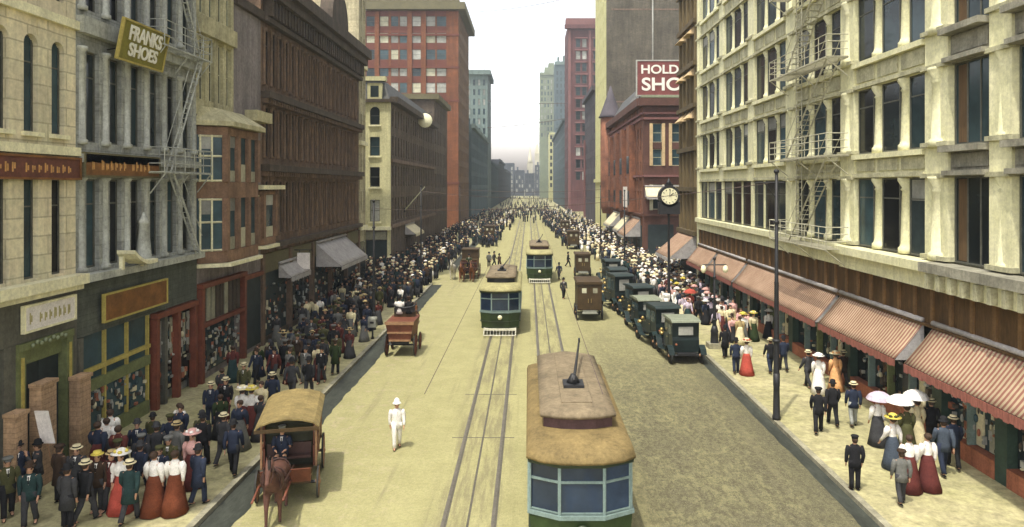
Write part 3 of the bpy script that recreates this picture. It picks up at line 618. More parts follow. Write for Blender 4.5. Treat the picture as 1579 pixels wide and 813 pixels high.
def awning(label, face, u0, u1, ztop, zfr, dep, m, mv=None, side_m=None, group=None, arm=True):
    r = thing('awning', label, 'awning', fpt(face, (u0+u1)/2, zfr, .1), 0, group); off = tuple(r.location)
    c = MB(); n = max(8, int((u1-u0)/.8)); v = []; nk = 5
    rr = random.Random(int(u0*7))
    for i in range(n+1):
        u = u0+(u1-u0)*i/n
        for k in range(nk+1):
            t = k/nk; sag = .07*math.sin(t*math.pi)*(.6+.4*math.cos(i*2.1))+rr.uniform(-.008, .008)
            v.append(fpt(face, u, ztop+(zfr-ztop)*t-sag, .06+(dep-.06)*t))
    c.add(v, [(i*(nk+1)+k, i*(nk+1)+k+1, (i+1)*(nk+1)+k+1, (i+1)*(nk+1)+k) for i in range(n) for k in range(nk)], 0, True)
    o = c.build('canopy', m, r, off); sl = o.modifiers.new('t', 'SOLIDIFY'); sl.thickness = .02
    w = MB(); n = int((u1-u0)/.25)
    for i in range(n):
        ua, ub = u0+(u1-u0)*i/n, u0+(u1-u0)*(i+1)/n; dz = .34 if i % 2 else .30
        fbox(w, face, ua, ub, zfr-dz, zfr-.03, dep-.012+(i % 2)*.004, dep+.012+(i % 2)*.004)
    w.build('valance', mv or m, r, off)
    s = MB()
    for u in (u0, u1):
        e = .008 if u == u0 else -.008
        a = [fpt(face, u+e, ztop-.02, .06), fpt(face, u+e, zfr-.06, dep-.02), fpt(face, u+e, zfr-.06, .06)]; bb = [fpt(face, u+2*e, z, o_) for z, o_ in ((ztop-.02, .06), (zfr-.06, dep-.02), (zfr-.06, .06))]
        s.add(a+bb, [(0, 1, 2), (5, 4, 3), (0, 3, 4, 1), (1, 4, 5, 2), (2, 5, 3, 0)])
    s.build('end_flap', side_m or M['canvasgrey'], r, off)
    ro = MB(); ro.tube([fpt(face, u0, ztop+.08, .12), fpt(face, u1, ztop+.08, .12)], .1, 8); ro.build('roller', M['canvasgrey'], r, off)
    am = MB()
    for u in (u0+.25, u1-.25): am.bar(fpt(face, u, zfr-.5, .05), fpt(face, u, zfr-.05, dep-.05), .025)
    am.build('arm', M['iron'], r, off)
    return r
awning('tattered grey canvas awning under the brown building\'s far end', fL, 53.5, 62.0, 5.4, 3.7, 2.0, M['canvasgrey'])
awning('short grey canvas awning folded low on the brown building near the oriel', fL, 45.5, 49.5, 4.7, 3.9, .9, M['canvasgrey'])
r = thing('hanging_sign', 'small plain white board hung over the pavement from the brown building', 'sign', fpt(fL, 48.6, 4.6, .2)); q = MB(); q.box(-15.75-r.location.x, -14.9-r.location.x, -.05, .05, -.55, .55); q.build('board', M['signwhite'], r); q = MB(); q.bar((-.2, 0, .75), (1.1, 0, .75), .03); q.bar((.2, 0, .55), (.2, 0, .75), .02); q.bar((.9, 0, .55), (.9, 0, .75), .02); q.build('bracket', M['iron'], r)
# --- tall pale building just before the cross street
b = Bld('pale_tall_building', 'tall pale yellow stone building rising behind the brown cornice at the corner', XL, 68.6)
cols = lin_cols(67.6, 70, 2, .55); rows = [(7+3.7*i, 9.2+3.7*i) for i in range(10)]
core(b, M['pale'], 'L', XL, 67.2, 70.0, 46, 24); b.facade(M['pale'], fL, 67.52, 70, 0, 46, cols, rows); b.windows(fL, cols, rows, 'sash', 'frame', ('glass', 'glassteal')); b.facade(M['pale'], ('F', 67.2), XL-24, XL, 22.5, 46, [], [])
for z in (5.5, 13.6, 21, 32): b.box('belt_course', M['creamtrim'], fL, 67.2, 70, z, z+.4, .002, .25)
b.box('shop_window', M['glass'], fL, 67.8, 69.8, .5, 4.4, .003, .03)
b.finish()
# --- cream corner building beyond the cross street
b = Bld('cream_corner_building', 'cream corner building with slate mansard, dormers and single windows facing the cross street', XL, 84)
Y0 = 82.6; xs = [-17.8, -20.6, -23.4, -26.2, -29]; fc = cols_of(sorted(xs), 1.15); fr = [(5.6, 8.1), (9.6, 11.9), (13.2, 15.4), (16.8, 18.9)]
fF = ('F', Y0)
core(b, M['umber2'], 'L', XL, Y0, 121, 19.4); b.facade(M['cornerw'], fF, XL-14, XL, 5.0, 19.4, fc, fr)
for a, c in fc: arch_fill(b.mb('wall', M['cornerw']), fF, a, c, 18.9, -.32, -.001); [b.box('sill', M['creamtrim'], fF, a-.15, c+.15, z-.2, z-.02, .002, .2) for z, _ in fr]
b.windows(fF, fc, fr, 'sash', 'frame', ('glass', 'glassteal', 'glassblack', 'blindgrey'))
b.box('belt_course', M['creamtrim'], fF, XL-14, XL+.1, 4.6, 5.0, .0, .4); b.box('cornice', M['browndk'], fF, XL-14, XL+.4, 19.4, 19.75, -.3, .4)
b.mb('mansard', M['slate']).hexa([(XL-14, Y0+.1, 19.75), (XL-.1, Y0+.1, 19.75), (XL-.1, 121, 19.75), (XL-14, 121, 19.75), (XL-14, Y0+.9, 22.0), (XL-.9, Y0+.9, 22.0), (XL-.9, 121, 22.0), (XL-14, 121, 22.0)])
b.box('roof_trim', M['cornerw'], fF, XL-14, XL-.7, 22.0, 22.5, -1.6, -.6)
for a, c in fc:
    b.box('dormer', M['cornerw'], fF, a-.25, c+.25, 19.76, 21.6, -.8, .12); b.box('dormer_window', M['glass'], fF, a+.1, c-.1, 20.0, 21.3, .121, .15); b.box('dormer_roof', M['slate'], fF, a-.35, c+.35, 21.6, 21.75, -.8, .22)
for a, c in [(XL-14, -27.6), (-24.8, -24.5), (-21.9, -21.6), (-19.0, -18.9), (XL-.35, XL)]: b.box('pilaster', M['cornerw'], fF, a, c, 0, 4.59, -.32, .05)
for a, c in ((-27.4, -25), (-24.3, -22), (-21.4, -19.1), (-18.8, -16.45)): b.box('shop_window', M['shopdk'], fF, a, c, 0.2, 3.4, -.3, -.1); b.box('transom_blind', M['blind'], fF, a, c, 3.5, 4.4, -.3, .02)
cols = lin_cols(83.2, 120.5, 20, .8); rows = [(5.6, 8.3), (9.7, 12.1), (13.3, 15.6), (16.7, 18.8)]
b.facade(M['umber'], fL, 82.92, 121, 0, 19.4, cols, rows); b.windows(fL, cols, rows, 'sash', 'frame', ('glass', 'glassblack')); b.box('street_cornice', M['browndk'], fL, 82.9, 121, 19.41, 20.1, -.1, .8)
for z in (4.8, 12.5): b.box('street_belt', M['umber2'], fL, 82.9, 121, z, z+.4, .002, .25)
b.finish()
awning('cream awning halfway along the umber side of the cream corner building', fL, 92, 99, 4.6, 3.5, 1.5, M['canvascream'])
r = thing('oval_sign', 'pale oval sign board hung high on the umber side of the corner building', 'sign', fpt(fL, 103.5, 19.2, 1.0)); q = MB(); q.lathe([(1.0, -.08), (1.05, 0), (1.0, .08)], (0, 0, 0), 16, axis='y'); q.build('board', M['dial'], r); q = MB(); q.bar((-1.4, .05, 0), (1.0, .05, 1.3), .05); q.bar((-1.3, .05, 0), (-.9, .05, 0), .05); q.build('bracket', M['iron'], r)
# --- umber block, then the red brick tower
b = Bld('umber_brick_building', 'umber brick block with a plain end wall in front of the red tower', XL, 130)
cols = lin_cols(121.5, 139.5, 8, 1.0); rows = [(5.6+3.8*i, 8.0+3.8*i) for i in range(5)]
street_front(b, M['umber'], 'L', XL, 121, 140, 0, 25.3, cols, rows, front=(M['umber'], cols_of([-26, -22.8, -19.2], 1.1), [(21, 23)])); b.windows(fL, cols, rows, 'sash', 'frame', ('glass', 'glassblack')); b.windows(('F', 121), cols_of([-26, -22.8, -19.2], 1.1), [(21, 23)], 'sash', 'frame', ('glass',))
b.box('cornice', M['olive'], fL, 121.4, 140, 24.4, 25.3, .002, .8); b.box('cornice', M['olive'], ('F', 121), XL-14, XL+.8, 24.4, 25.32, .002, .5); b.finish()
b = Bld('red_brick_tower', 'tall red brick office tower with pale window blinds and an olive cornice', XL, 177)
xs = [(-38.2, 1.9), (-36.1, 1.9), (-33.0, 2.0), (-30.6, 1.7), (-28.6, 1.7), (-25.6, 2.0), (-22.4, 2.2), (-19.9, 2.2)]; fc = sorted((x-w/2, x+w/2) for x, w in xs); fr = [(46.3-3.8*i-.1, 48.5-3.8*i) for i in range(11)][::-1]
cols = lin_cols(163.6, 190.6, 9, 1.5); rows = fr
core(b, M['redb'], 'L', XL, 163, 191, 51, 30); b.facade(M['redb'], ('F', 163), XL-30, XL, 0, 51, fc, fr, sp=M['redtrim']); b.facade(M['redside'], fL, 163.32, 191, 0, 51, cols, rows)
b.windows(('F', 163), fc, fr, 'sash', 'frame', ('blind', 'blindgrey', 'blind', 'blindgrey', 'glassteal'), o=-.15); b.windows(fL, cols, rows, 'sash', 'frame', ('glass', 'glassblack'))
for z in (10.2, 29.0, 44.0, 36.6): b.box('belt_course', M['redtrim'], ('F', 163), XL-30, XL+.2, z, z+.45, .002, .3)
for u in (-34.6, -27.1, -23.9): b.box('pilaster', M['redb'], ('F', 163), u-.5, u+.5, 0, 49.5, .002, .35)
b.box('pilaster', M['redb'], ('F', 163), XL-2.4, XL, 0, 49.5, .002, .2)
b.box('cornice', M['olive'], ('F', 163), XL-30, XL+1.6, 49.8, 51.4, .002, 1.5); b.box('cornice', M['olive'], fL, 163, 191.5, 49.8, 51.42, .002, 1.6); b.box('parapet', M['olive'], ('F', 163), XL-30, XL+.2, 51.4, 52.2, -1, .5)
b.finish()
# --- further blocks on this side
b = Bld('low_teal_building', 'low dark teal building tucked between the red tower and the teal tower', XL, 235)
cols = lin_cols(200.5, 277.5, 22, 1.6); rows = [(6+4*i, 8.6+4*i) for i in range(5)]
street_front(b, M['teal2'], 'L', XL, 200, 278, 0, 27, cols, rows); b.windows(fL, cols, rows, 'sash', 'frame', ('glassblack', 'glass')); b.box('cornice', M['teal'], fL, 200, 278, 26, 27.2, .002, .9); b.finish(90)
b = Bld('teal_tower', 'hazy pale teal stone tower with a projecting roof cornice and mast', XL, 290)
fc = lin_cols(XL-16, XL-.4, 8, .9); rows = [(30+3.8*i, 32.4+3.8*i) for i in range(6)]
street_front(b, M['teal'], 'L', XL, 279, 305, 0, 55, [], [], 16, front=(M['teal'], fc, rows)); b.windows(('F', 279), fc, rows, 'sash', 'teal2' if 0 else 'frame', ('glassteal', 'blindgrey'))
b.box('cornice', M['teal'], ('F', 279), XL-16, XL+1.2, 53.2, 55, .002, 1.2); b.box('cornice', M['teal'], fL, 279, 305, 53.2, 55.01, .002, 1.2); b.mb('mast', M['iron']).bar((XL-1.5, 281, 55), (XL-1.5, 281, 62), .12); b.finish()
for i, (d0, d1, h, mm, lb) in enumerate(((305, 380, 20, 'teal2', 'hazy dark block beyond the pale teal tower'), (381, 470, 24, 'lilac', 'hazy lilac grey block, second beyond the pale teal tower'), (471, 640, 21, 'lilac', 'longest hazy lilac block near the far end of the street'))):
    b = Bld('distant_building', lb, XL, (d0+d1)/2); cols = lin_cols(d0+1, d1-1, 14, 2); rows = [(6+4.4*k, 8.8+4.4*k) for k in range(3)]
    street_front(b, M[mm], 'L', XL, d0, d1, 0, h, cols, rows); b.windows(fL, cols, rows, 'sash', 'frame', ('glass', 'glassteal')); b.box('cornice', M[mm], fL, d0, d1, h-1, h+.2, .002, .8); b.finish()
rr = random.Random(8)
for i, (x0, x1, h, w_) in enumerate(((-58, -30, 27, 'widest'), (-29.5, -14, 32, 'tall left'), (-13.6, -4, 25, 'low'), (-3.6, 6, 22, 'lowest'), (6.4, 24, 30, 'tall broad'))):
    names = ('hazy lilac block closing the street, leftmost of the five', 'tallest hazy lilac block closing the end of the street', 'hazy lilac block closing the street just left of the steeple', 'lowest hazy lilac block closing the street under the pale steeple', 'hazy lilac block closing the street, rightmost of the five')
    b = Bld('end_building', names[i], (x0+x1)/2, 705); fc = lin_cols(x0+.6, x1-.6, max(3, int((x1-x0)/3.4)), 1.5); rows = [(4+4.3*k, 7+4.3*k) for k in range(int((h-4)/4.3))]
    b.mb('wall', M['lilac']).box(x0, x1, 700.32, 720, 0, h); b.facade(M['lilac'], ('F', 700), x0, x1, 0, h, fc, rows); b.windows(('F', 700), fc, rows, 'sash', 'frame', ('glass', 'blindgrey'))
    b.box('cornice', M['lilac'], ('F', 700), x0, x1, h-.8, h+.3, .002, .8); b.mb('chimney', M['lilac']).box(x0+2, x0+3.6, 706, 708, h, h+3.5); b.finish()
r = thing('church_steeple', 'pale slender steeple rising over the blocks at the end of the street', 'steeple', (1.6, 735, 0)); q = MB(); q.box(-3, 3, -3, 3, 0, 33); q.build('tower', M['steeple'], r); q = MB(); q.lathe([(3.2, 33), (2.2, 36), (.15, 50)], (0, 0, 0), 8); q.build('spire', M['steeple'], r)
r = thing('church_steeple', 'broader pale belfry tower beside the slender steeple', 'steeple', (9.0, 738, 0)); q = MB(); q.box(-2.6, 2.6, -3, 3, 0, 43); q.build('tower', M['steeple'], r); q = MB(); q.hexa([(-2.9, -3.2, 43), (2.9, -3.2, 43), (2.9, 3.2, 43), (-2.9, 3.2, 43), (-.3, -.3, 53), (.3, -.3, 53), (.3, .3, 53), (-.3, .3, 53)]); q.build('spire', M['steeple'], r)
# ------------------------------------------------------------------ right side: the white store
b = Bld('white_department_store', 'great white terracotta store with columned window bays over striped awnings', XR, 30)
piers = [63.4, 56.0, 48.6, 41.25, 33.9, 26.5, 22.9, 19.3, 15.7, 12.1]; PW = [1.3, 1.25, 1.3, 1.5, 1.45, 1.5, 1.1, 1.1, 1.1, 1.1]
rowsW = [(6.95, 10.05), (11.15, 14.1), (15.35, 18.4), (19.7, 22.7), (24.0, 27.0), (28.3, 31.3)]
HW = 34; Wm, Wt = M['white'], M['whitetrim']
b.mb('wall', Wm).box(XR+.62, XR+20, 11.5, 63.9, 0, HW)
for r_i, (r0, r1) in enumerate(rowsW):
    zt = rowsW[r_i+1][0] if r_i < 5 else HW; zb = r0
    for i in range(len(piers)-1):
        big = i >= 5; thin = r_i == 0 and i <= 2
        far, near = piers[i]-(.22 if thin else PW[i]/2), piers[i+1]+(.22 if thin and i < 2 else PW[i+1]/2)
        if big:
            c = (near, far); wd = [(near+.05, far-.05)]; mul = []
        else:
            mw = .26 if thin else (.62 if i < 3 else .74); w_ = (far-near-2*mw)/3
            wd = [(near+k*(w_+mw), near+k*(w_+mw)+w_) for k in range(3)]; mul = [(near+w_+k*(w_+mw), near+w_+k*(w_+mw)+mw) for k in range(2)]
        for a, c in wd:
            b.wins.append((fR, (a+c)/2, r0, c-a, r1-r0, 'wide' if big else 'tall', 'frame', ('glass', 'glassteal', 'glassteal', 'glassblack')[(i*3+int(a*5)+r_i) % 4], -.2, 2, None))
            if big: b.box('curtain', M['curtain'], fR, c-.75, c-.2, r0+.1, r1-.1, -.19, -.18)
            elif (int(a*7)+r_i) % 5 == 0: b.box('blind', M['blindgrey'], fR, a+.12, c-.12, r1-(r1-r0)*.3, r1-.1, -.19, -.18)
        for a, c in mul:   # engaged columns between the windows
            if thin: b.box('mullion', Wm, fR, a, c, r0, r1, -.6, -.1)
            else:
                p = fpt(fR, (a+c)/2, r0, -.26); h = r1-r0; k_ = (c-a)/.92
                b.mb('column', Wm).lathe([(rr_*k_, zz) for rr_, zz in ((.44, 0), (.44, .22), (.36, .28), (.32, .4), (.25, h-.55), (.32, h-.5), (.25, h-.42), (.46, h-.12), (.46, h))], p, 12)
                b.box('column_back', Wm, fR, a+.04, c-.04, r0, r1, -.6, -.21)
        # spandrel band over this row of windows
        m_ = M['panel'] if big else Wm
        b.box('spandrel', m_, fR, near, far, r1, zt, -.6, -.04)
        n = 1 if big else 3
        if not thin:
            for k in range(n):
                a, c = near+(far-near)*k/n+.15, near+(far-near)*(k+1)/n-.15
                b.box('spandrel_panel', Wt if not big else M['panel'], fR, a, c, r1+.32, zt-.3, -.039, .02)
    for i, pc in enumerate(piers):
        thin = r_i == 0 and i <= 2; hw = PW[i]/2
        if thin: b.box('pier', Wm, fR, pc-.22, pc+.22, r0, r1, -.6, -.02);
        b.box('pier', Wm, fR, pc-hw, pc+hw, r1+.0 if thin else r0, zt, -.6, .06)
        if thin:
            continue
        h = r1-r0
        p = fpt(fR, pc, r0, -.3 if i < 4 else -.22); b.mb('pilaster', Wm).lathe([(rr_*hw, zz) for rr_, zz in ((.7, 0), (.7, .25), (.56, .32), (.5, h-.6), (.58, h-.5), (.5, h-.4), (.72, h-.1), (.72, h))], p, 14)
        for z in (r0+.02, r1-.05): b.box('pier_block', Wt, fR, pc-hw-.06, pc+hw+.06, z, z+.16, -.5, .1+hw*.16)
    for i in range(len(piers)-1):
        a0, a1 = piers[i+1]+PW[i+1]/2, piers[i]-PW[i]/2; big = i >= 5; mt = Wt if not big else M['panel']
        o = .2 if not big else .45
        b.box('moulding', mt, fR, a0, a1, r1+.03, r1+.2, -.04, o*.7); b.box('moulding', Wm if not big else mt, fR, a0, a1, zt-.24, zt-.02, -.04, o)
for i in range(len(piers)-1): b.box('ledge', Wm if i < 5 else M['panel'], fR, piers[i+1]+.01, piers[i]-.01, 6.55, 6.9, -.1, .75 if i >= 4 else .42); b.box('ledge', Wm, fR, piers[i+1]+.01, piers[i]-.01, 5.9, 6.53, -.1, .45 if i >= 4 else .22)
b.row('ledge_bracket', Wt, fR, 12.2, 26.4, 5.95, 6.5, .452, .7, 20, .75)
b.box('cornice', Wm, fR, 12, 64, 33, 34, .002, 1.3)
b.box('far_corner', Wm, fR, 63.4, 63.9, 0, 34, -.6, .12)
b.box('frieze', M['frieze'], fR, 12, 63.4, 4.5, 5.88, -.6, .05)
for i in range(43): u = 12.2+i*1.2; b.box('frieze_rib', M['friezerib'], fR, u, u+.16, 4.52, 5.86, .052, .14)
b.box('frieze_rail', M['frieze'], fR, 12, 63.4, 4.4, 4.49, -.5, .2)
for pc in piers: b.box('ground_pier', M['shop'], fR, pc-.3, pc+.3, .14, 4.39, -.6, .04)
for i in range(len(piers)-1):
    a0, a1 = piers[i+1]+.3, piers[i]-.3
    b.box('shop_window', M['glassteal'] if i % 2 else M['glass'], fR, a0, a1, .75, 4.39, -.4, -.3); b.box('stall_riser', M['riser'], fR, a0, a1, .14, .74, -.5, .06)
    n = max(2, int((a1-a0)/1.6))
    for k in range(1, n): u = a0+(a1-a0)*k/n; b.box('shop_mullion', M['tramframe'] if k % 2 else M['green'], fR, u-.05, u+.05, .75, 4.39, -.29, .0)
    goods(b, fR, a0+.2, a1-.2, .8, 2.8, -.29, -.12, 49, 40+i)
    for k in range(3): b.box('display', M[('blind', 'canvascream', 'riser')[k]], fR, a0+.3+k*.7, a0+.7+k*.7, .8, 1.7+.4*k, -.29, -.24)
b.finish(100)
fire_escape('fire_escape', 'pale iron fire escape with crossed stairs on the white department store', fR, 33.2, 41.0, [6.75, 11.15, 15.75, 20.3], 1.35, M['ironlt'], [(33.6, 15.75, 38.9, 11.15), (33.6, 11.15, 38.5, 6.75), (34, 20.3, 39, 15.75)], ladder=(38.9, 39.7, 6.75, 23))
gA = 'striped awnings along the white store'
for (u0, u1), lb in zip(((17.5, 26.6), (27.3, 34.5), (34.9, 48.9), (49.4, 56.6), (57.1, 63.3)), ('nearest and widest seen red striped awning on the white store, cut by the frame', 'red striped awning on the white store behind the tall trolley pole\'s right side', 'longest red striped awning under the fire escape of the white store', 'red striped awning on the white store, second from its far end', 'farthest red striped awning of the white store next to the oak front')):
    awning(lb, fR, u0, u1, 4.5, 3.1, 1.2, M['stripe'], M['valance'], group=gA)
awning('wide low pink striped awning on the oak fronted building', fR, 64.3, 70.8, 5.4, 3.2, 2.6, M['stripe'], M['canvasgrey'])

b = Bld('oak_brown_building', 'narrow tall brown building with tan capped bay windows beside the white store', XR, 67)
cols = lin_cols(64.4, 70.9, 4, .8); rows = [(6.4+3.7*i, 8.9+3.7*i) for i in range(9)]
street_front(b, M['oak'], 'R', XR, 64.0, 71.2, 0, 42, cols, rows, sp=M['oakdk']); b.windows(fR, cols, rows, 'sash', 'frame', ('glass', 'glassblack'))
for z in (5.2, 9.2, 12.9, 16.8, 20.6, 24.4, 28): b.box('belt_course', M['oakdk'], fR, 64.0, 71.2, z, z+.4, .002, .45); 
for zb in (15.9, 19.8, 23.6):
    q = b.mb('bay_cap', M['capst'])
    for ua in (65.0, 68.4):
        q.add([fpt(fR, ua, zb, .02), fpt(fR, ua+2.2, zb, .02), fpt(fR, ua+2.2, zb, .75), fpt(fR, ua, zb, .75), fpt(fR, ua+.3, zb+.8, .02), fpt(fR, ua+1.9, zb+.8, .02)], [(3,2,1,0),(3,0,4),(1,2,5),(2,3,4,5),(0,1,5,4)])
for u in (64.35, 65.95, 67.6, 69.2, 70.8): b.box('pilaster', M['oak'], fR, u-.12, u+.12, 5.6, 42, .002, .25)
b.box('shop_window', M['shopdk'], fR, 64.5, 71, .5, 4.6, .003, .05); b.finish()
# --- rust brick corner building with roof sign
b = Bld('rust_brick_corner_building', 'rust red brick corner building with a pointed turret and cream framed end windows', XR, 97)
Y3 = 94.5; fc = cols_of([17.05, 19.6, 23.0, 26.5], 1.2); fr = [(6.3+.3, 9.9), (12.4, 14.6), (15.5, 18.0)]
cols = lin_cols(95.5, 138, 18, 1.1); rows = [(6.4, 9.0), (10.4, 13.0), (14.6, 17.6)]
street_front(b, M['rust'], 'R', XR, Y3, 139, 0, 21.3, cols, rows, 16, front=(M['rustdk'], fc, fr)); b.windows(fR, cols, rows, 'sash', 'frame', ('glass', 'glassblack')); b.windows(('F', Y3), fc, fr, 'sash', 'framel', ('glass', 'glassteal'))
for a, c in fc:
    for z0, z1 in ((6.5, 9.9), (12.4, 18.0)): b.box('pale_jamb', M['capst'] if z0 > 10 else M['blind'], ('F', Y3), a-.42, a-.02, z0, z1, .002, .12); b.box('pale_jamb', M['capst'] if z0 > 10 else M['blind'], ('F', Y3), c+.02, c+.42, z0, z1, .002, .12)
for z, m_ in ((10.9, 'darkredtrim'), (18.5, 'darkredtrim'), (19.2, 'darkredtrim'), (5.7, 'rustdk')): b.box('belt_course', M[m_], ('F', Y3), XR, XR+16, z, z+.28, .002, .3); b.box('belt_course', M[m_], fR, Y3+.35, 139, z, z+.28, .002, .3)
b.box('cornice', M['rustdk'], ('F', Y3), XR-.7, XR+16, 20.3, 21.3, .002, .7); b.box('cornice', M['rustdk'], fR, Y3+.01, 139, 20.3, 21.31, .002, .9); b.box('roof_rail', M['palegreen'], ('F', Y3), XR-.3, XR+9, 21.4, 21.7, -.6, .3)
for u in (102, 110, 118, 126): b.box('bay', M['rust'], fR, u, u+3, 6, 18.4, .002, .8); b.box('bay_window', M['glass'], fR, u+.3, u+2.7, 7, 9, .801, .83); b.box('bay_window', M['glass'], fR, u+.3, u+2.7, 11.5, 14, .801, .83)
tq = b.mb('turret', M['rust']); tq.lathe([(1.5, 4.6), (1.9, 6), (1.9, 22.5)], (XR+.2, 134, 0), 12); tr = b.mb('turret_roof', M['purple']); tr.lathe([(2.3, 22.5), (2.0, 23), (.9, 26), (.08, 28.5)], (XR+.2, 134, 0), 12)
gq = b.mb('gable', M['slate']); gq.hexa([(XR-.3, 108, 21.4), (XR+3, 108, 21.4), (XR+3, 128, 21.4), (XR-.3, 128, 21.4), (XR+1.4, 110, 24.4), (XR+2, 110, 24.4), (XR+2, 126, 24.4), (XR+1.4, 126, 24.4)])
for i in range(4): b.box('shop_window', M['shopdk'], ('F', Y3), XR+.6+i*4, XR+4+i*4, .5, 4.6, .003, .04)
for i in range(9): b.box('shop_window', M['shopdk'], fR, 95.5+i*4.8, 99.6+i*4.8, .5, 4.4, .003, .04)
b.box('white_panel', M['signwhite'], fR, 104, 108, 6.6, 9.6, .81, .9)
b.finish()
r = thing('roof_sign', 'maroon roof sign with white letters reading HOLDEN SHOES on the rust brick building', 'sign', (18.95, 94.9, 21.8)); w, h = 9.0, 4.5
q = MB(); q.box(-w/2, w/2, -.08, .08, .0, h); q.build('board', M['signmaroon'], r)
q = MB(); e = .16; q.box(-w/2-e, w/2+e, -.14, .1, h+.001, h+e); q.box(-w/2-e, w/2+e, -.14, .1, -e, -.001); q.box(-w/2-e, -w/2-.001, -.14, .1, 0, h); q.box(w/2+.001, w/2+e, -.14, .1, 0, h); q.build('frame', M['blindgrey'], r)
q = MB()
for x in (-3.8, 0, 3.8): q.bar((x, .12, 3.6), (x, 2.6, -.4), .07); q.bar((x, .12, -.5), (x, .12, 4), .06)
q.build('brace', M['iron'], r)
text(r, 'HOLDEN', 1.6, (-.35, -.1, 3.35), (math.pi/2, 0, 0), M['letter'], .03, sx=1.14); text(r, 'SHOES', 2.35, (.1, -.1, 1.35), (math.pi/2, 0, 0), M['letter'], .03, sx=1.16)
awning('pink striped awning on the rust brick building\'s street side near the cross street', fR, 96.5, 104, 5.2, 2.9, 2.3, M['stripe'], M['canvasgrey'])
awning('grey awning farther along the rust brick building\'s street side', fR, 107, 113, 5.0, 3.0, 1.9, M['canvascream'], M['canvasgrey'])
awning('pale cream awning farthest along the rust brick building near its turret', fR, 118, 127, 5.2, 3.1, 1.9, M['canvascream'], M['canvasgrey'])
awning('pale awning over the first floor windows on the end wall of the rust building', ('F', Y3), XR+.2, XR+6.5, 9.9-.3, 8.3, 1.6, M['canvascream'], M['canvasgrey'])
# --- tall taupe wall
b = Bld('taupe_party_wall_building', 'very tall building with a blank taupe brick side wall and pale lemon front', XR, 150)
cols = lin_cols(140, 161.5, 7, 1.2); rows = [(6.5+3.8*i, 8.8+3.8*i) for i in range(14)]
street_front(b, M['lemon'], 'R', XR, 139.1, 162.2, 0, 66, cols, rows, 26, front=(M['taupe'], [], [])); b.windows(fR, cols, rows, 'sash', 'framel', ('blind', 'glass'))
b.mb('wall_pipe', M['blindgrey']).tube([(24.2, 139, 20), (24.2, 138.95, 66)], .16, 8); b.box('belt_course', M['lemon'], fR, 139.4, 162.2, 10.5, 11.2, .002, .4)
for z in (26, 44): b.box('brick_band', M['umber2'], ('F', 139.1), XR+1, XR+26, z, z+.3, .002, .03)
b.finish(60)
b = Bld('purple_dark_building', 'dark purple fronted building between the lemon front and the dark red tower', XR, 178)
cols = lin_cols(163, 192, 8, 1.6); rows = [(6+4*i, 8.6+4*i) for i in range(6)]
street_front(b, M['purple'], 'R', XR, 162.3, 192.5, 0, 32.5, cols, rows); b.windows(fR, cols, rows, 'sash', 'frame', ('glassblack', 'glass')); b.box('cornice', M['purple'], fR, 162.3, 192.5, 31.6, 32.6, .002, .8)
b.box('pale_pier', M['darkredtrim'], fR, 190.5, 192.4, 0, 22, .002, .4); b.finish()
b = Bld('dark_red_tower', 'dark red brick tower with ornate paired window bays and a flat cornice', XR, 285)
fc = []
for c in (18.9, 21.3, 25.6, 28.0, 32.3, 34.7): fc.append((c-.85, c+.85))
fr = [(12+4.6*i, 15.2+4.6*i) for i in range(12)]; cols = lin_cols(273, 299, 7, 1.8)
street_front(b, M['darkred'], 'R', XR, 272, 300, 0, 72, cols, fr, 24, front=(M['darkred'], fc, fr)); b.windows(('F', 272), fc, fr, 'sash', 'frame', ('glass', 'glassblack', 'blindgrey'), o=-.12); b.windows(fR, cols, fr, 'sash', 'frame', ('glassblack', 'glass'))
for i in range(12):
    for c in (20.1, 26.8, 33.5): b.box('window_hood', M['darkredtrim'], ('F', 272), c-2.5, c+2.5, 15.3+4.6*i, 15.75+4.6*i, .002, .5)
for u in (XR+.4, 23.4, 30.2, 37): b.box('pilaster', M['darkredtrim'], ('F', 272), u-.5, u+.5, 0, 69, .002, .4)
b.box('cornice', M['darkred'], ('F', 272), XR-1.5, XR+24, 69.5, 71, .002, 1.5); b.box('cornice', M['darkredtrim'], ('F', 272), XR-1.0, XR+24, 71, 73.5, -4, 1.0); b.finish()
b = Bld('slim_yellow_building', 'slim pale yellow front with a column of small dark windows far down the street', 14.0, 455)
fc = [(13.6, 15.0), (16.2, 17.4)]; fr = [(9+4.3*i, 11.6+4.3*i) for i in range(8)]
b.mb('wall', M['lemon']).box(13, 18, 450.32, 470, 0, 43); b.facade(M['lemon'], ('F', 450), 13, 18, 0, 43, fc, fr); b.windows(('F', 450), fc, fr, 'sash', 'frame', ('glassblack',)); b.box('cornice', M['lemon'], ('F', 450), 13, 18, 42.4, 43.4, .002, .6); b.finish()
b = Bld('dark_teal_building', 'hazy dark teal block below the slim yellow front', XR+2, 375)
cols = lin_cols(302, 440, 26, 2.2); rows = [(6+4.4*k, 9+4.4*k) for k in range(7)]
street_front(b, M['teal2'], 'R', XR, 301, 442, 0, 38, cols, rows, 20); b.windows(fR, cols, rows, 'sash', 'frame', ('glass', 'glassblack')); b.box('cornice', M['teal2'], fR, 301, 442, 37, 38.2, .002, .9); b.finish()
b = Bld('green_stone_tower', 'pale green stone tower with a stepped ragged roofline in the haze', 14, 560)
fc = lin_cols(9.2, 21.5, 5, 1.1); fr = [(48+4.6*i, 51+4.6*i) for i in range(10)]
b.mb('wall', M['palegreen']).box(8.8, 22, 555.32, 580, 0, 98); b.facade(M['palegreen'], ('F', 555), 8.8, 22, 0, 98, fc, fr); b.windows(('F', 555), fc, fr, 'sash', 'frame', ('blindgrey', 'glassteal'))
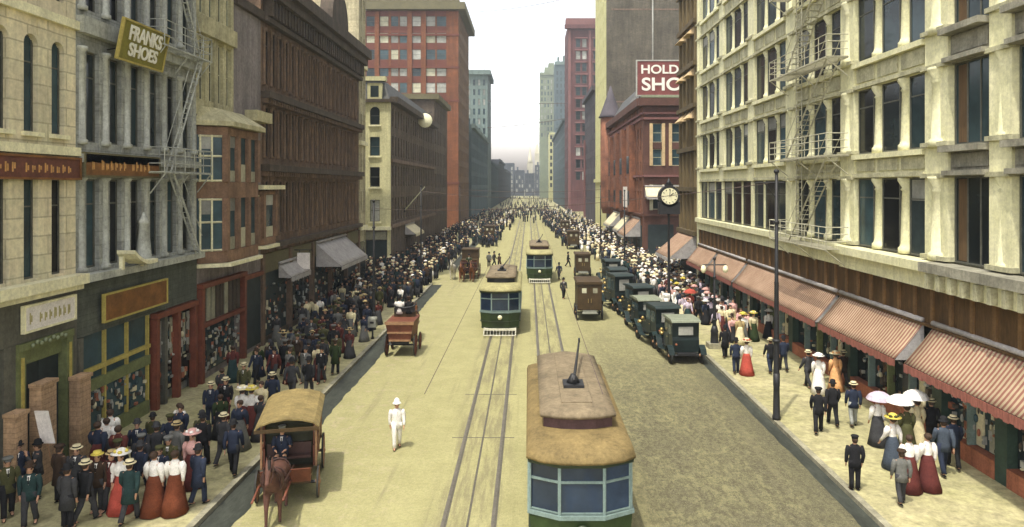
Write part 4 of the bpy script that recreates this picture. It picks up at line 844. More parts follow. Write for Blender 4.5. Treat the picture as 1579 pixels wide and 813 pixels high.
b.mb('roof_step', M['palegreen']).box(12.5, 21, 557, 575, 98, 102.5); b.mb('roof_step', M['palegreen']).box(15.5, 20, 558, 573, 102.5, 106); b.box('cornice', M['palegreen'], ('F', 555), 8.6, 22, 96, 98.1, .002, .8); b.finish()
b = Bld('dark_teal_tower', 'darker teal tower with corner bays between green tower and dark red tower', 26, 530)
fc = lin_cols(19.6, 39, 7, 1.3); fr = [(40+4.6*i, 43+4.6*i) for i in range(12)]
b.mb('wall', M['teal2']).box(19.2, 40, 520.32, 545, 0, 100); b.facade(M['teal2'], ('F', 520), 19.2, 40, 0, 100, fc, fr); b.windows(('F', 520), fc, fr, 'sash', 'frame', ('glass', 'glassteal'))
b.box('cornice', M['teal'], ('F', 520), 19, 40.2, 98, 100.5, .002, 1.0)
for u in (21, 25, 29, 33): b.mb('roof_step', M['teal']).box(u, u+1.6, 521, 524, 100.5, 104+(u % 3))
b.finish()
b = Bld('distant_building', 'hazy low teal block beyond the dark teal block near the end of the street', XR+3, 545)
b.mb('wall', M['teal2']).box(XR+.32, XR+3.6, 472.3, 640, 0, 30); cols = lin_cols(473, 639, 20, 3); rows = [(6+4.4*k, 9+4.4*k) for k in range(5)]; b.facade(M['teal2'], fR, 472.3, 640, 0, 30, cols, rows); b.windows(fR, cols, rows, 'sash', 'frame', ('glass', 'glassblack')); b.finish(60)

# ------------------------------------------------------------------ street furniture
def pole_thing(name, label, x, y, h, r0, r1, base_h=1.0, base_r=None, arms=(), group=None, cat='pole'):
    r = thing(name, label, cat, (x, y, ZS), 0, group)
    q = MB(); q.lathe([(r0, 0), (r0*.95, base_h), (r1*1.1, h*.55), (r1*1.2, h*.55+.04), (r1, h*.55+.1), (r1*.8, h)], (0, 0, 0), 12); q.ell((0, 0, h+.06), (r1*1.5, r1*1.5, .1)); q.build('shaft', M['iron'], r)
    br = base_r or r0*1.6; q = MB(); q.lathe([(br, 0), (br, .12), (br*.85, .2), (br*.72, base_h*.7), (br*.8, base_h*.74), (r0*1.05, base_h)], (0, 0, 0), 12); q.build('base', M['iron'], r)
    q = MB()
    for z, rr_ in ((h*.32, r0*1.15), (h*.8, r1*1.4)): q.lathe([(rr_, -.06), (rr_*1.15, 0), (rr_, .06)], (0, 0, z), 12)
    q.build('collar', M['iron'], r)
    return r
r = pole_thing('trolley_pole', 'tall slim black trolley pole at the kerb before the white store', 10.15, 29.2, 10.1, .13, .08, 1.9, .17)
q = MB(); q.bar((-.9, 0, 9.7), (.3, 0, 9.7), .03); q.bar((-.5, 0, 9.7), (-.05, 0, 9.1), .022); q.build('bracket_arm', M['iron'], r)
r = pole_thing('lamp_post', 'black iron lamp post with a flared stone base and crossarm by the parked autos', 11.0, 42.2, 5.2, .13, .07, 1.3, .3, cat='street lamp')
q = MB(); q.box(-.42, .42, -.42, .42, -.01, .3); q.build('plinth', M['kerb'], r); q = MB(); q.bar((-.7, 0, 4.9), (.7, 0, 4.9), .035); q.build('crossarm', M['iron'], r)
for x in (-.65, .65):
    q = MB(); q.lathe([(.03, 0), (.12, -.06), (.17, -.28), (.12, -.42), (.03, -.46)], (x, 0, 4.88), 10); q.build('globe', M['dial'], r)
for x, y, h, lb in ((-10.3, 47.5, 8.5, 'black pole at the kerb before the brown corniced building'), (-10.4, 69, 9.5, 'dark pole near the cream corner across the cross street'), (10.5, 78, 9, 'thin dark pole beyond the street clock'), (-10.4, 108, 9.5, 'far dark pole before the umber side of the cream corner building'), (10.5, 104, 9.5, 'far dark pole before the rust brick building')):
    pole_thing('trolley_pole', lb, x, y, h, .11, .07, 1.2, .16)
# street clock
r = thing('street_clock', 'black cased street clock with round cream dial on a tall slim post', 'clock', (11.05, 56.2, ZS)); zc = 8.9-ZS
q = MB(); q.lathe([(.3, 0), (.3, .5), (.22, .7), (.13, 1.2), (.1, 3.5), (.09, 7.2), (.16, 7.4)], (0, 0, 0), 12); q.build('post', M['iron'], r)
q = MB(); q.box(-.82, .82, -.3, .3, 7.35, 8.3); q.lathe([(.84, -.3), (.84, .3)], (0, 0, zc), 28, axis='y', sm=False); q.box(-.3, .3, -.25, .25, zc+.8, zc+.95); q.lathe([(.3, 0), (.12, .25), (.03, .5)], (0, 0, zc+.93), 10); q.build('case', M['iron'], r)
for s_ in (-1, 1):
    q = MB(); q.lathe([(.64, -.02), (.64, .02)], (0, s_*.315, zc), 28, axis='y', sm=False); dl = q.build('dial', M['dial'], r)
    q = MB()
    for k in range(12):
        a = k*math.pi/6; q.bar((.47*math.sin(a), s_*.345, zc+.47*math.cos(a)), (.58*math.sin(a), s_*.345, zc+.58*math.cos(a)), .028)
    q.build('hour_marks', M['iron'], dl)
    q = MB(); q.bar((0, s_*.35, zc), (-.3*s_, s_*.35, zc+.25), .035); q.bar((0, s_*.355, zc), (.05, s_*.355, zc+.55), .025); q.build('hand', M['iron'], dl)
# overhead wires
def wire(label, p, q_, sag=.3, r_=.014):
    a, b2 = Vector(p), Vector(q_); pts = [a.lerp(b2, t/10)+Vector((0, 0, -sag*4*(t/10)*(1-t/10))) for t in range(11)]
    m = MB(); m.tube(pts, r_, 5); o = m.build('overhead_wire', M['wire'], None, tuple(a)); tag(o, label, 'wire')
wire('trolley wire running along above the left hand tram track', (-1.75, 12, 6.2), (-1.75, 300, 6.2), 0, .007); wire('trolley wire running along above the right hand tram track', (1.25, 12, 6.2), (1.25, 300, 6.2), 0, .007)
wire('span wire hanging between the pole at the brown building and the tall kerb pole', (-10.3, 47.5, 8.2), (10.15, 29.2, 9.85), .5)
wire('span wire crossing the street between the poles at the cross street', (-10.4, 69, 9.2), (10.5, 78, 8.6), .5, .02)
wire('higher wire slung across the sky between the teal tower and the dark red tower', (-16, 279, 43), (15.2, 274, 41.5), .5, .12); wire('lower wire slung slanting across the sky below another wire', (-16, 279, 32.5), (15.2, 274, 35.8), .5, .12)
wire('span wire crossing the street before the far poles', (-10.4, 108, 9.2), (10.5, 104, 9.2), .4, .03); wire('thin high wire from the red tower roof to the taupe wall', (-16, 190, 56), (15.2, 150, 51), 1.0, .04)
# flagpole on the umber facade, kerb box, leaning placard
r = thing('flagpole', 'bare pale flagpole slanting out from the umber side of the corner building', 'flagpole', (XL, 92, 6.6)); q = MB(); q.tube([(.05, 0, 0), (2.4, 1, 2.9)], [.09, .05], 8); q.ell((2.42, 1.02, 2.95), (.1, .1, .1)); q.build('shaft', M['framel'], r); q = MB(); q.box(0, .12, -.2, .2, -.3, .3); q.build('bracket', M['iron'], r)
r = thing('kerb_box', 'small grey iron box on a stub post at the kerb by the red cart', 'post box', (-9.75, 44.6, ZS)); q = MB(); q.lathe([(.12, 0), (.06, .15), (.05, .75)], (0, 0, 0), 8); q.build('post', M['iron'], r); q = MB(); q.box(-.26, .26, -.2, .2, .75, 1.2); q.lathe([(.2, -.26), (.2, .26)], (0, 0, 1.2), 12, axis='x'); q.build('box', M['irongrey'], r); q = MB(); q.box(-.12, .12, -.212, -.2, 1.0, 1.12); q.build('slot', M['iron'], r)
# ------------------------------------------------------------------ wheels, horses, wagons
def spoke_wheel(parent, x, y, r, w=.06, n=12, mw='wheelwood', z0=0):
    m = MB(); m.lathe([(r-.07, -w/2), (r-.07, w/2), (r-.015, w/2), (r-.015, -w/2), (r-.07, -w/2)], (x, y, r+z0), 24, axis='x', sm=False)
    m.lathe([(.05, -w*1.3), (.09, -w*.8), (.09, w*.8), (.05, w*1.3)], (x, y, r+z0), 10, axis='x')
    for k in range(n):
        a = 2*math.pi*k/n; m.bar((x, y+.05*math.cos(a), r+z0+.05*math.sin(a)), (x, y+(r-.05)*math.cos(a), r+z0+(r-.05)*math.sin(a)), .02)
    o = m.build('wheel', M[mw], parent)
    t = MB(); t.lathe([(r-.014, -w*.55), (r, -w*.45), (r, w*.45), (r-.014, w*.55), (r-.014, -w*.55)], (x, y, r+z0), 24, axis='x', sm=False); t.build('tyre', M['tyre'], o)
    return o
def skin(verts, edges, radii, name, sub=1):
    me = bpy.data.meshes.new(name); me.from_pydata(verts, edges, []); ob = bpy.data.objects.new(name, me); C.objects.link(ob)
    ob.modifiers.new('s', 'SKIN'); sv = me.skin_vertices[0].data
    for i, r in enumerate(radii): sv[i].radius = r if isinstance(r, tuple) else (r, r); sv[i].use_root = (i == 0)
    if sub: s = ob.modifiers.new('u', 'SUBSURF'); s.levels = sub; s.render_levels = sub
    dg = bpy.context.evaluated_depsgraph_get(); dg.update(); out = bpy.data.meshes.new_from_object(ob.evaluated_get(dg)); bpy.data.objects.remove(ob)
    out.name = name; out.materials.clear()
    for p in out.polygons: p.use_smooth = True
    return out
HORSE = None
def horse_mesh(step=.12):
    V = []; E = []; R = []
    def v(p, r, par=None):
        V.append(p); R.append(r)
        if par is not None: E.append((par, len(V)-1))
        return len(V)-1
    a = v((0, .2, 1.2), (.30, .33)); pel = v((0, .72, 1.27), (.29, .30), a); rump = v((0, .98, 1.22), (.2, .22), pel)
    ch = v((0, -.38, 1.22), (.27, .32), a); nb = v((0, -.68, 1.42), (.17, .24), ch); nm = v((0, -.9, 1.72), (.12, .18), nb); po = v((0, -1.02, 1.97), (.10, .13), nm)
    br = v((0, -1.17, 1.9), (.10, .13), po); no = v((0, -1.33, 1.68), (.075, .09), br); mu = v((0, -1.42, 1.53), (.07, .07), no)
    for s in (-1, 1): e = v((s*.07, -1.0, 2.08), .03, po); v((s*.085, -1.0, 2.19), .012, e)
    for s, st in ((-1, step), (1, -step)):
        sh = v((s*.17, -.45, 1.0), (.11, .14), ch); kn = v((s*.16, -.47-st, .55), .062, sh); fe = v((s*.16, -.45-st*1.2, .15), .045, kn); v((s*.16, -.49-st*1.2, .045), .06, fe)
        hp = v((s*.18, .78, 1.0), (.15, .2), pel); sf = v((s*.18, .66+st, .8), (.1, .13), hp); hk = v((s*.17, .95+st, .5), .06, sf); ff = v((s*.17, .9+st, .15), .045, hk); v((s*.17, .86+st, .045), .06, ff)
    me = skin(V, E, R, 'horse', 1); return me
def horse(label, x, y, coat, rz=0, step=.12, harness=True, group=None):
    me = horse_mesh(step); me.materials.append(M[coat]); me.materials.append(M['hoof']); me.materials.append(M['facedark'])
    for p in me.polygons:
        c = p.center
        if c.z < .1: p.material_index = 1
        elif abs(abs(c.x)-.09) < .035 and abs(c.y+1.2) < .05 and abs(c.z-1.9) < .05: p.material_index = 2
    o = put('horse', me, None, (x, y, 0), rz); tag(o, label, 'horse', group)
    q = MB()
    for i in range(9):
        t = i/8; q.hexa([(-.02, -.55-.5*t+.08, 1.55+.5*t), (.02, -.55-.5*t+.08, 1.55+.5*t), (.02, -.55-.5*t+.22, 1.5+.5*t), (-.02, -.55-.5*t+.22, 1.5+.5*t), (-.02, -.55-.5*t, 1.72+.48*t), (.02, -.55-.5*t, 1.72+.48*t), (.02, -.55-.5*t+.12, 1.7+.5*t), (-.02, -.55-.5*t+.12, 1.7+.5*t)])
    q.tube([(0, -1.05, 2.1), (.03, -1.22, 2.0), (.02, -1.28, 1.85)], [.05, .04, .01], 6); q.build('mane', M['hair'], o)
    q = MB(); q.tube([(0, 1.14, 1.32), (0, 1.27, 1.15), (0, 1.3, .8), (0, 1.27, .5)], [.05, .08, .09, .02], 8); q.build('tail', M['hair'], o)
    if harness:
        q = MB()
        q.tube([(.22*math.sin(a)*1.25, -.62-.1*math.cos(a), 1.38+.36*math.cos(a)) for a in [2*math.pi*i/14 for i in range(15)]], .055, 6, cap=False)
        for yy, rx, rz_ in ((-.12, .315, .35), (.62, .315, .335)): q.tube([(rx*math.sin(a), yy, 1.22+rz_*math.cos(a)) for a in [2*math.pi*i/14 for i in range(15)]], .025, 5, cap=False)
        for s in (-1, 1): q.bar((s*.31, -.6, 1.3), (s*.33, 1.2, 1.1), .025); q.bar((s*.14, -1.12, 1.82), (s*.1, -1.38, 1.62), .018); q.box(s*.125-.012, s*.125+.012, -1.22, -1.1, 1.84, 1.96)
        q.build('harness', M['leather'], o)
    return o
def delivery_wagon(label, x, y, hx=0, rz=0):
    r = thing('delivery_wagon', label, 'wagon', (x, y, 0), rz)
    q = MB(); q.box(-.72, .72, -.2, 2.7, .72, .86); q.box(-.72, .72, -.75, -.2, .66, .74); q.build('floor_bed', M['wagonbrown'], r)
    for s in (-1, 1):
        q = MB(); q.box(s*.72, s*.78, .1, 2.7, .86, 1.5); q.box(s*.76, s*.82, .1, 2.7, 1.46, 1.54); q.box(s*.76, s*.82, .1, 2.7, .86, .93); q.build('side_panel', M['wagonred'], r)
        q = MB(); q.box(s*.73, s*.76, .1, 2.7, 1.54, 2.3); q.build('side_curtain', M['wagonred'], r)
        for yy in (.1, 1.4, 2.66):
            q = MB(); q.box(s*.79, s*.85, yy-.04, yy+.04, .86, 2.34); q.build('post', M['wheelwood'], r)
    q = MB(); q.box(-.72, .72, 2.6, 2.7, .86, 2.3); q.build('back_panel', M['wagondark'], r)
    q = MB(); q.box(-.71, .71, .3, .34, .87, 2.26); q.build('inner_partition', M['wagondark'], r)
    q = MB(); prof = [(-.95, 2.3), (-.8, 2.44), (-.45, 2.55), (0, 2.6), (.45, 2.55), (.8, 2.44), (.95, 2.3)]
    poly = prof+[(a, b_-.05) for a, b_ in reversed(prof)]; q.prism(poly, 'y', -.55, 2.8); ro = q.build('roof', M['wagonroof'], r)
    q = MB(); q.box(-.95, .95, -.58, -.52, 2.2, 2.3); q.build('valance', M['wagonbrown'], ro)
    q = MB(); q.box(-.66, .66, -.05, .29, 1.18, 1.26); q.box(-.66, .66, .2, .29, 1.26, 1.6); q.build('seat', M['leather'], r)
    q = MB(); q.hexa([(-.72, -.8, .74), (.72, -.8, .74), (.72, -.74, .74), (-.72, -.74, .74), (-.72, -1.0, 1.2), (.72, -1.0, 1.2), (.72, -.94, 1.2), (-.72, -.94, 1.2)]); q.build('dashboard', M['wagonred'], r)
    q = MB(); q.box(-.7, .7, -.72, -.66, .76, .9); q.build('footboard_trim', M['blind'], r)
    for s in (-1, 1): spoke_wheel(r, s*.9, -.2, .48); spoke_wheel(r, s*.92, 2.2, .58, n=14)
    q = MB(); q.bar((-.9, -.2, .48), (.9, -.2, .48), .05); q.bar((-.92, 2.2, .58), (.92, 2.2, .58), .05); q.box(-.5, .5, -.25, -.15, .5, .68); q.box(-.5, .5, 2.15, 2.25, .6, .72); q.build('axle', M['iron'], r)
    q = MB()
    for s in (-1, 1): q.tube([(hx+s*.36, -.4, .75), (hx+s*.42, -1.6, 1.0), (hx+s*.4, -3.0, 1.15)], .035, 6)
    q.bar((-.5, -.42, .74), (.5, -.42, .74), .035); q.build('shaft', M['wagonred'], r)
    return r
delivery_wagon('covered delivery wagon with tan canvas roof and red sides by the near kerb', -7.5, 22.3, -.25, math.radians(13))
horse('dark bay horse harnessed to the tan roofed delivery wagon', -7.35, 20.75, 'horsebrown', math.radians(10), .14)
def open_cart(label, x, y, mb='wagonred', mbrown='wagonbrown', rz=0):
    r = thing('open_cart', label, 'cart', (x, y, 0), rz)
    q = MB(); q.hexa([(-.6, -1.2, .95), (.6, -1.2, .95), (.6, 1.1, .95), (-.6, 1.1, .95), (-.8, -1.32, 2.0), (.8, -1.32, 2.0), (.8, 1.15, 2.0), (-.8, 1.15, 2.0)]); q.build('body', M[mb], r)
    q = MB(); q.box(-.82, .82, -1.38, -1.33, 1.86, 2.04); q.box(-.7, .7, -1.3, -1.24, 1.35, 1.45); q.box(-.62, .62, -1.25, -1.2, .9, 1.0); q.build('rail', M['wheelwood'], r)
    q = MB(); q.box(-.62, .62, .4, .8, 2.005, 2.3); q.build('seat', M[mbrown], r)
    q = MB()
    pts = [(-.7, .36, 2.78), (-.5, .34, 2.6), (0, .33, 2.52), (.5, .34, 2.6), (.7, .36, 2.78)]; q.tube(pts, [.06]*5, 6); q.box(-.6, .6, .34, .39, 2.3, 2.54); q.build('seat_back', M['iron'], r)
    for s in (-1, 1): spoke_wheel(r, s*.82, -.75, .62, n=14, mw='wagonred'); spoke_wheel(r, s*.82, 1.0, .5, mw='wagonred')
    q = MB(); q.bar((-.8, -.75, .62), (.8, -.75, .62), .05); q.bar((-.8, 1.0, .5), (.8, 1.0, .5), .05); q.box(-.4, .4, .9, 1.1, .5, .95); q.box(-.45, .45, -.85, -.65, .65, .95); q.build('axle', M['iron'], r)
    q = MB()
    for s in (-1, 1): q.tube([(s*.35, 1.2, .9), (s*.42, 2.2, 1.05), (s*.4, 3.6, 1.15)], .035, 6)
    q.build('shaft', M[mbrown], r)
    return r
open_cart('open red brown cart with big spoked wheels seen from behind by the kerb', -7.3, 41.6)
horse('chestnut horse drawing the open red cart away', -7.3, 45.0, 'horsered', math.pi, .12)
def high_wagon(label, x, y):
    r = thing('high_wagon', label, 'wagon', (x, y, 0))
    q = MB(); q.box(-.8, .8, 0, 3.4, .8, 1.9); q.build('body', M['wagonred'], r); q = MB(); q.box(-.86, .86, -.05, 3.45, 1.9, 2.0); q.box(-.86, .86, 1.2, 3.45, 2.0, 2.9); q.box(-.9, .9, 1.1, 3.5, 2.9, 3.0); q.build('upper_box', M['wagonbrown'], r)
    q = MB(); q.box(-.8, .8, -.35, .05, 1.6, 1.75); q.box(-.8, .8, -.7, -.1, 1.1, 1.2); q.build('seat', M['leather'], r); q = MB(); q.box(-.5, .5, -.02, -.001, 1.1, 1.6); q.build('panel_mark', M['goldframe'], r)
    for s in (-1, 1): spoke_wheel(r, s*.92, .4, .55, mw='wagonred'); spoke_wheel(r, s*.94, 2.7, .7, mw='wagonred')
    q = MB(); q.bar((-.92, .4, .55), (.92, .4, .55), .05); q.bar((-.94, 2.7, .7), (.94, 2.7, .7), .05); q.box(-.4, .4, .3, .5, .5, .82); q.box(-.4, .4, 2.6, 2.8, .7, .82); q.bar((0, 0, .7), (0, -3.2, .9), .05); q.build('axle', M['iron'], r)
high_wagon('tall dark red wagon with a brown box behind two chestnut horses', -6.2, 74.5)
horse('chestnut horse of the far pair, on the kerb side', -6.75, 72.4, 'horsered', 0, .13); horse('chestnut horse of the far pair, on the tram side', -5.75, 72.5, 'horsered', 0, -.13)
horse('pale grey horse standing behind the kerb side of the tall red wagon', -7.9, 74.2, 'horsewhite', 0, .1, False)
def box_van(label, x, y, w=1.75, h=2.75, l=2.9):
    r = thing('box_van', label, 'wagon', (x, y, 0)); hw = w/2
    q = MB(); q.box(-hw, hw, 0, l, .75, h-.12); q.build('body', M['wagonbrown'], r)
    q = MB(); q.box(-hw-.08, hw+.08, -.12, l+.5, h-.12, h-.02); q.box(-hw-.03, hw+.03, -.06, l+.4, h-.02, h+.05); q.build('roof', M['wagonbrown'], r)
    for s in (-1, 1):
        q = MB(); q.box(s*.03, s*(hw-.06), -.035, -.001, .85, h-.2); dd = q.build('door', M['wagonbrown'], r)
        q = MB(); q.box(s*hw*.45-.16, s*hw*.45+.16, -.05, -.036, h-.75, h-.4); q.build('window', M['blind'], dd); q = MB(); q.box(s*.09, s*.12, -.07, -.036, 1.3, 1.6); q.build('handle', M['brass'], dd)
        spoke_wheel(r, s*(hw+.06), .5, .55); spoke_wheel(r, s*(hw+.05), l-.4, .45)
    q = MB(); q.bar((-hw, .5, .55), (hw, .5, .55), .05); q.bar((-hw, l-.4, .45), (hw, l-.4, .45), .05); q.box(-.4, .4, .4, .6, .55, .76); q.box(-.4, .4, l-.5, l-.3, .45, .76); q.build('axle', M['iron'], r)
    q = MB(); q.box(-.55, .55, -.3, -.02, .55, .6); q.box(-.5, .5, -.02, .05, .55, .76); q.build('step', M['irongrey'], r)
    q = MB()
    for s in (-1, 1): q.bar((s*.38, l, .85), (s*.4, l+2.6, 1.1), .035)
    q.build('shaft', M['wheelwood'], r); return r
box_van('brown closed delivery van with two small pale rear windows in the right lane', 4.4, 51.3); horse('bay horse pulling the brown van with two pale rear windows', 4.4, 55.8, 'horsebrown', math.pi, .12)
box_van('smaller brown closed van farther up the road, beyond the one with pale windows', 5.75, 75, 1.5, 2.5, 2.6); horse('bay horse pulling the smaller farther brown van', 5.75, 79.2, 'horsebrown', math.pi, .12)

# ------------------------------------------------------------------ motor cars
def auto(label, x, y, rz=0, top='autotop', h=2.35, l=3.5, group='dark motor cars parked along the kerb'):
    r = thing('parked_car', label, 'car', (x, y, 0), rz, group); hw = .74
    q = MB(); prof = [(0, .62), (0, 1.25), (.06, 1.45), (.02, h-.1), (1.75, h-.1), (1.75, 1.25), (2.0, 1.18), (2.0, .62)]
    q.prism(prof, 'x', -hw, hw); q.build('body', M['autoteal'], r)
    q = MB(); pr = [(-.14, h-.1), (-.1, h-.02), (.2, h+.05), (1.6, h+.05), (2.05, h-.02), (2.1, h-.1)]; q.prism(pr, 'x', -hw-.07, hw+.07); q.build('roof', M[top], r)
    q = MB(); q.prism([(2.02, .62), (2.02, 1.15), (3.3, 1.05), (3.4, .95), (3.4, .62)], 'x', -.42, .42); q.build('hood', M['autoteal'], r)
    q = MB(); q.box(-.4, .4, 3.41, 3.47, .62, 1.05); q.build('radiator', M['brass'], r)
    q = MB(); q.box(-.4, .4, -.02, .015, 1.55, h-.35); q.build('rear_window', M['blindgrey'], r)
    for s in (-1, 1):
        for y0, y1 in ((.25, .85), (1.0, 1.65)):
            q = MB(); q.box(s*hw, s*(hw+.012), y0, y1, 1.5, h-.3); q.build('side_window', M['glassteal'], r)
        q = MB(); q.box(s*hw, s*(hw+.025), .92, 1.7, .7, 1.42); d_ = q.build('door', M['autoteal'], r); q = MB(); q.box(s*(hw+.025), s*(hw+.05), 1.0, 1.12, 1.25, 1.29); q.build('handle', M['brass'], d_)
        q = MB(); pts = [(-.42, .55), (-.3, .8), (0, .98), (.32, .92), (.55, .62), (1.9, .42), (2.3, .5), (2.55, .85), (2.85, .98), (3.2, .85), (3.4, .62)]
        q.loft([[(s*(hw-.02), a, b_), (s*(hw+.3), a, b_), (s*(hw+.3), a, b_+.03), (s*(hw-.02), a, b_+.03)] for a, b_ in pts], sm=False); q.build('fender', M['autoteal'], r)
        spoke_wheel(r, s*(hw+.12), .0, .44, .1, 12, 'wheelwood'); spoke_wheel(r, s*(hw+.12), 2.85, .44, .1, 12, 'wheelwood')
        q = MB(); q.lathe([(.06, -.09), (.1, -.05), (.1, .05), (.06, .09)], (s*(hw+.14), 1.9, 1.5), 10, axis='y'); q.box(s*(hw), s*(hw+.1), 1.88, 1.92, 1.38, 1.42); q.build('side_lamp', M['brass'], r)
        q = MB(); q.lathe([(.07, -.12), (.14, .08), (.14, .12)], (s*.5, 3.45, .95), 12, axis='y'); q.build('headlight', M['brass'], r)
    q = MB(); q.box(-.5, .5, -.3, 3.3, .48, .6); q.bar((-.8, 0, .44), (.8, 0, .44), .05); q.bar((-.8, 2.85, .44), (.8, 2.85, .44), .05); q.build('chassis', M['iron'], r)
    q = MB(); q.lathe([(.06, -.05), (.06, .05)], (-.55, -.08, 1.05), 8, axis='y'); q.build('tail_lamp', M['riser'], r)
    return r
carL = ['nearest parked motor car, dark teal with a pale greenish roof', 'dark teal motor car with grey green roof parked just ahead of the nearest one', 'dark teal motor car third in the kerbside row, roof grey', 'dark motor car fourth in the kerbside row, mostly hidden', 'wide dark teal motor car with dark roof beyond the brown van with pale windows', 'dark motor car farthest up the kerbside row']
auto(carL[0], 8.6, 39.0, math.radians(3)); auto(carL[1], 8.35, 42.75, math.radians(11), 'autotop2', h=2.45); auto(carL[2], 7.95, 46.9, math.radians(6), 'autotop', 2.25); auto(carL[3], 8.2, 51.0, math.radians(12), 'autotop2', 2.5)
auto(carL[4], 7.45, 55.6, math.radians(14), 'autotop2', 2.75); auto(carL[5], 7.7, 61.0, math.radians(5), 'autotop2', 2.6)

# ------------------------------------------------------------------ tram cars
def tram(label, x, y, l=9.2, roof='tramroof', deckdark='trammaroon', pole=True, fend=True):
    r = thing('tram_car', label, 'tram', (x, y, 0), 0, 'tram cars on the two tracks'); W = 1.3; bow = .38
    def plan(o=0, yb=None): return [(-W-o, bow), (-.56, -o), (.56, -o), (W+o, bow), (W+o, l-bow), (.56, l+o), (-.56, l+o), (-W-o, l-bow)]
    def ringz(mb, z0, z1, o0=0, o1=0, mi=0): mb.loft([[(a, b_, z0) for a, b_ in plan(o0)], [(a, b_, z1) for a, b_ in plan(o1)]], mi, True, False)
    q = MB(); ringz(q, .42, 1.46, -.1, 0); q.build('lower_body', M['cargreen'], r)
    q = MB(); ringz(q, .88, .93, .02, .02); ringz(q, .44, .54, -.07, -.07); q.build('belt_rail', M['cargreen2'], r)
    q = MB(); ringz(q, 1.461, 1.56, .05, .05); q.build('window_sill', M['tramframe'], r)
    q = MB(); ringz(q, 1.561, 2.74, -.16, -.16); q.build('interior', M['shopdk'], r)
    # posts and panes round the body
    P = plan(); segs = [(P[0], P[1], 1), (P[1], P[2], 1), (P[2], P[3], 1), (P[3], P[4], 8), (P[4], P[5], 1), (P[5], P[6], 1), (P[6], P[7], 1), (P[7], P[0], 8)]
    posts = MB()
    for a, c, n in segs:
        a, c = Vector((*a, 0)), Vector((*c, 0)); d_ = (c-a).normalized(); nr = Vector((d_.y, -d_.x, 0))
        for k in range(n):
            p, s_ = a.lerp(c, k/n), a.lerp(c, (k+1)/n); w_ = .042
            for pa in ([p] if n > 1 else [p, s_]):
                e = d_*w_ if pa is p else -d_*w_
                u = [pa, pa+e, pa+e-nr*.09, pa-nr*.09]; posts.hexa([(v.x, v.y, 1.561) for v in u]+[(v.x, v.y, 2.74) for v in u])
            i0, i1 = p+d_*w_-nr*.05, s_-d_*(w_ if n == 1 else 0)-nr*.05
            g = MB(); u = [i0, i1, i1-nr*.015, i0-nr*.015]; g.hexa([(v.x, v.y, 1.58) for v in u]+[(v.x, v.y, 2.72) for v in u]); w = g.build('front_window' if (n == 1 and a.y < 1) else ('rear_window' if n == 1 else 'side_window'), M['tramglass'], r)
            g = MB(); j0, j1 = i0+nr*.03, i1+nr*.03
            zb = (2.34, 2.40)
            u = [j0, j1, j1-nr*.029, j0-nr*.029]; g.hexa([(v.x, v.y, zb[0]) for v in u]+[(v.x, v.y, zb[1]) for v in u])
            if n == 1 and a.y < 1:
                u = [j0, j1, j1-nr*.029, j0-nr*.029]; g.hexa([(v.x, v.y, 1.585) for v in u]+[(v.x, v.y, 1.62) for v in u])
            g.build('window_bar', M['tramframe'], w)
    [p_.build('window_post', M['tramframe'], r) for p_ in posts.pieces()]
    q = MB(); ringz(q, 2.741, 2.86, .03, .05); q.build('letter_board', M['cargreen2'], r)
    q = MB(); rings = []
    for z, k, ins in ((2.861, 1.0, -.16), (2.93, 1.0, -.17), (3.08, .97, -.02), (3.2, .88, .32), (3.27, .74, .8)):
        rings.append([(a*k*1.06, (b_-l/2)*(l/2-ins)/(l/2)+l/2, z) for a, b_ in [(-W, bow+.1), (-.95, .17), (-.5, .02), (.0, -.02), (.5, .02), (.95, .17), (W, bow+.1), (W, l-bow-.1), (.95, l-.17), (.5, l-.02), (0, l+.02), (-.5, l-.02), (-.95, l-.17), (-W, l-bow-.1)]])
    q.loft(rings, 0, True, True); q.build('roof', M[roof], r)
    y0, y1 = 1.25, l-1.25
    q = MB(); pl = lambda o, w: [(-w, y0+.25-o), (-w*.5, y0+.05-o), (0, y0-o), (w*.5, y0+.05-o), (w, y0+.25-o), (w, y1-.25+o), (w*.5, y1-.05+o), (0, y1+o), (-w*.5, y1-.05+o), (-w, y1-.25+o)]
    q.loft([[(a, b_, 3.1) for a, b_ in pl(0, .92)], [(a, b_, 3.56) for a, b_ in pl(0, .92)]], 0, True, False); q.build('clerestory', M[deckdark], r)
    q = MB(); q.loft([[(a, b_, 3.561) for a, b_ in pl(.12, 1.0)], [(a, b_, 3.64) for a, b_ in pl(.14, 1.02)], [(a*.75, b_, 3.74) for a, b_ in pl(.05, 1.0)], [(a*.3, b_, 3.79) for a, b_ in pl(-.02, 1.0)]], 0, True, True); q.build('deck_roof', M['tramroof2'], r)
    q = MB(); q.box(-.42, .42, y0+.6, y1-.6, 3.76, 3.815); q.build('running_board', M['tramroof2'], r)
    if pole:
        q = MB(); q.box(-.3, .3, l*.38-.35, l*.38+.35, 3.8, 3.9); q.lathe([(.2, 3.9), (.14, 4.02), (.07, 4.15)], (0, l*.38, 0), 10); pb = q.build('trolley_base', M['iron'], r)
        q = MB(); q.tube([(0, l*.38-.35, 4.05), (.42, l*.38+3.5, 4.35)], [.05, .03], 6); q.lathe([(.09, -.03), (.06, 0), (.09, .03)], (.425, l*.38+3.55, 4.38), 10, axis='x'); q.build('trolley_pole', M['iron'], pb)
    q = MB(); q.lathe([(.1, .05), (.17, -.06), (.17, -.12)], (0, -.02, 1.2), 14, axis='y'); hl = q.build('headlight', M['cargreen2'], r); q = MB(); q.lathe([(.145, -.002), (.145, .01)], (0, -.15, 1.2), 14, axis='y'); q.build('lens', M['dial'], hl)
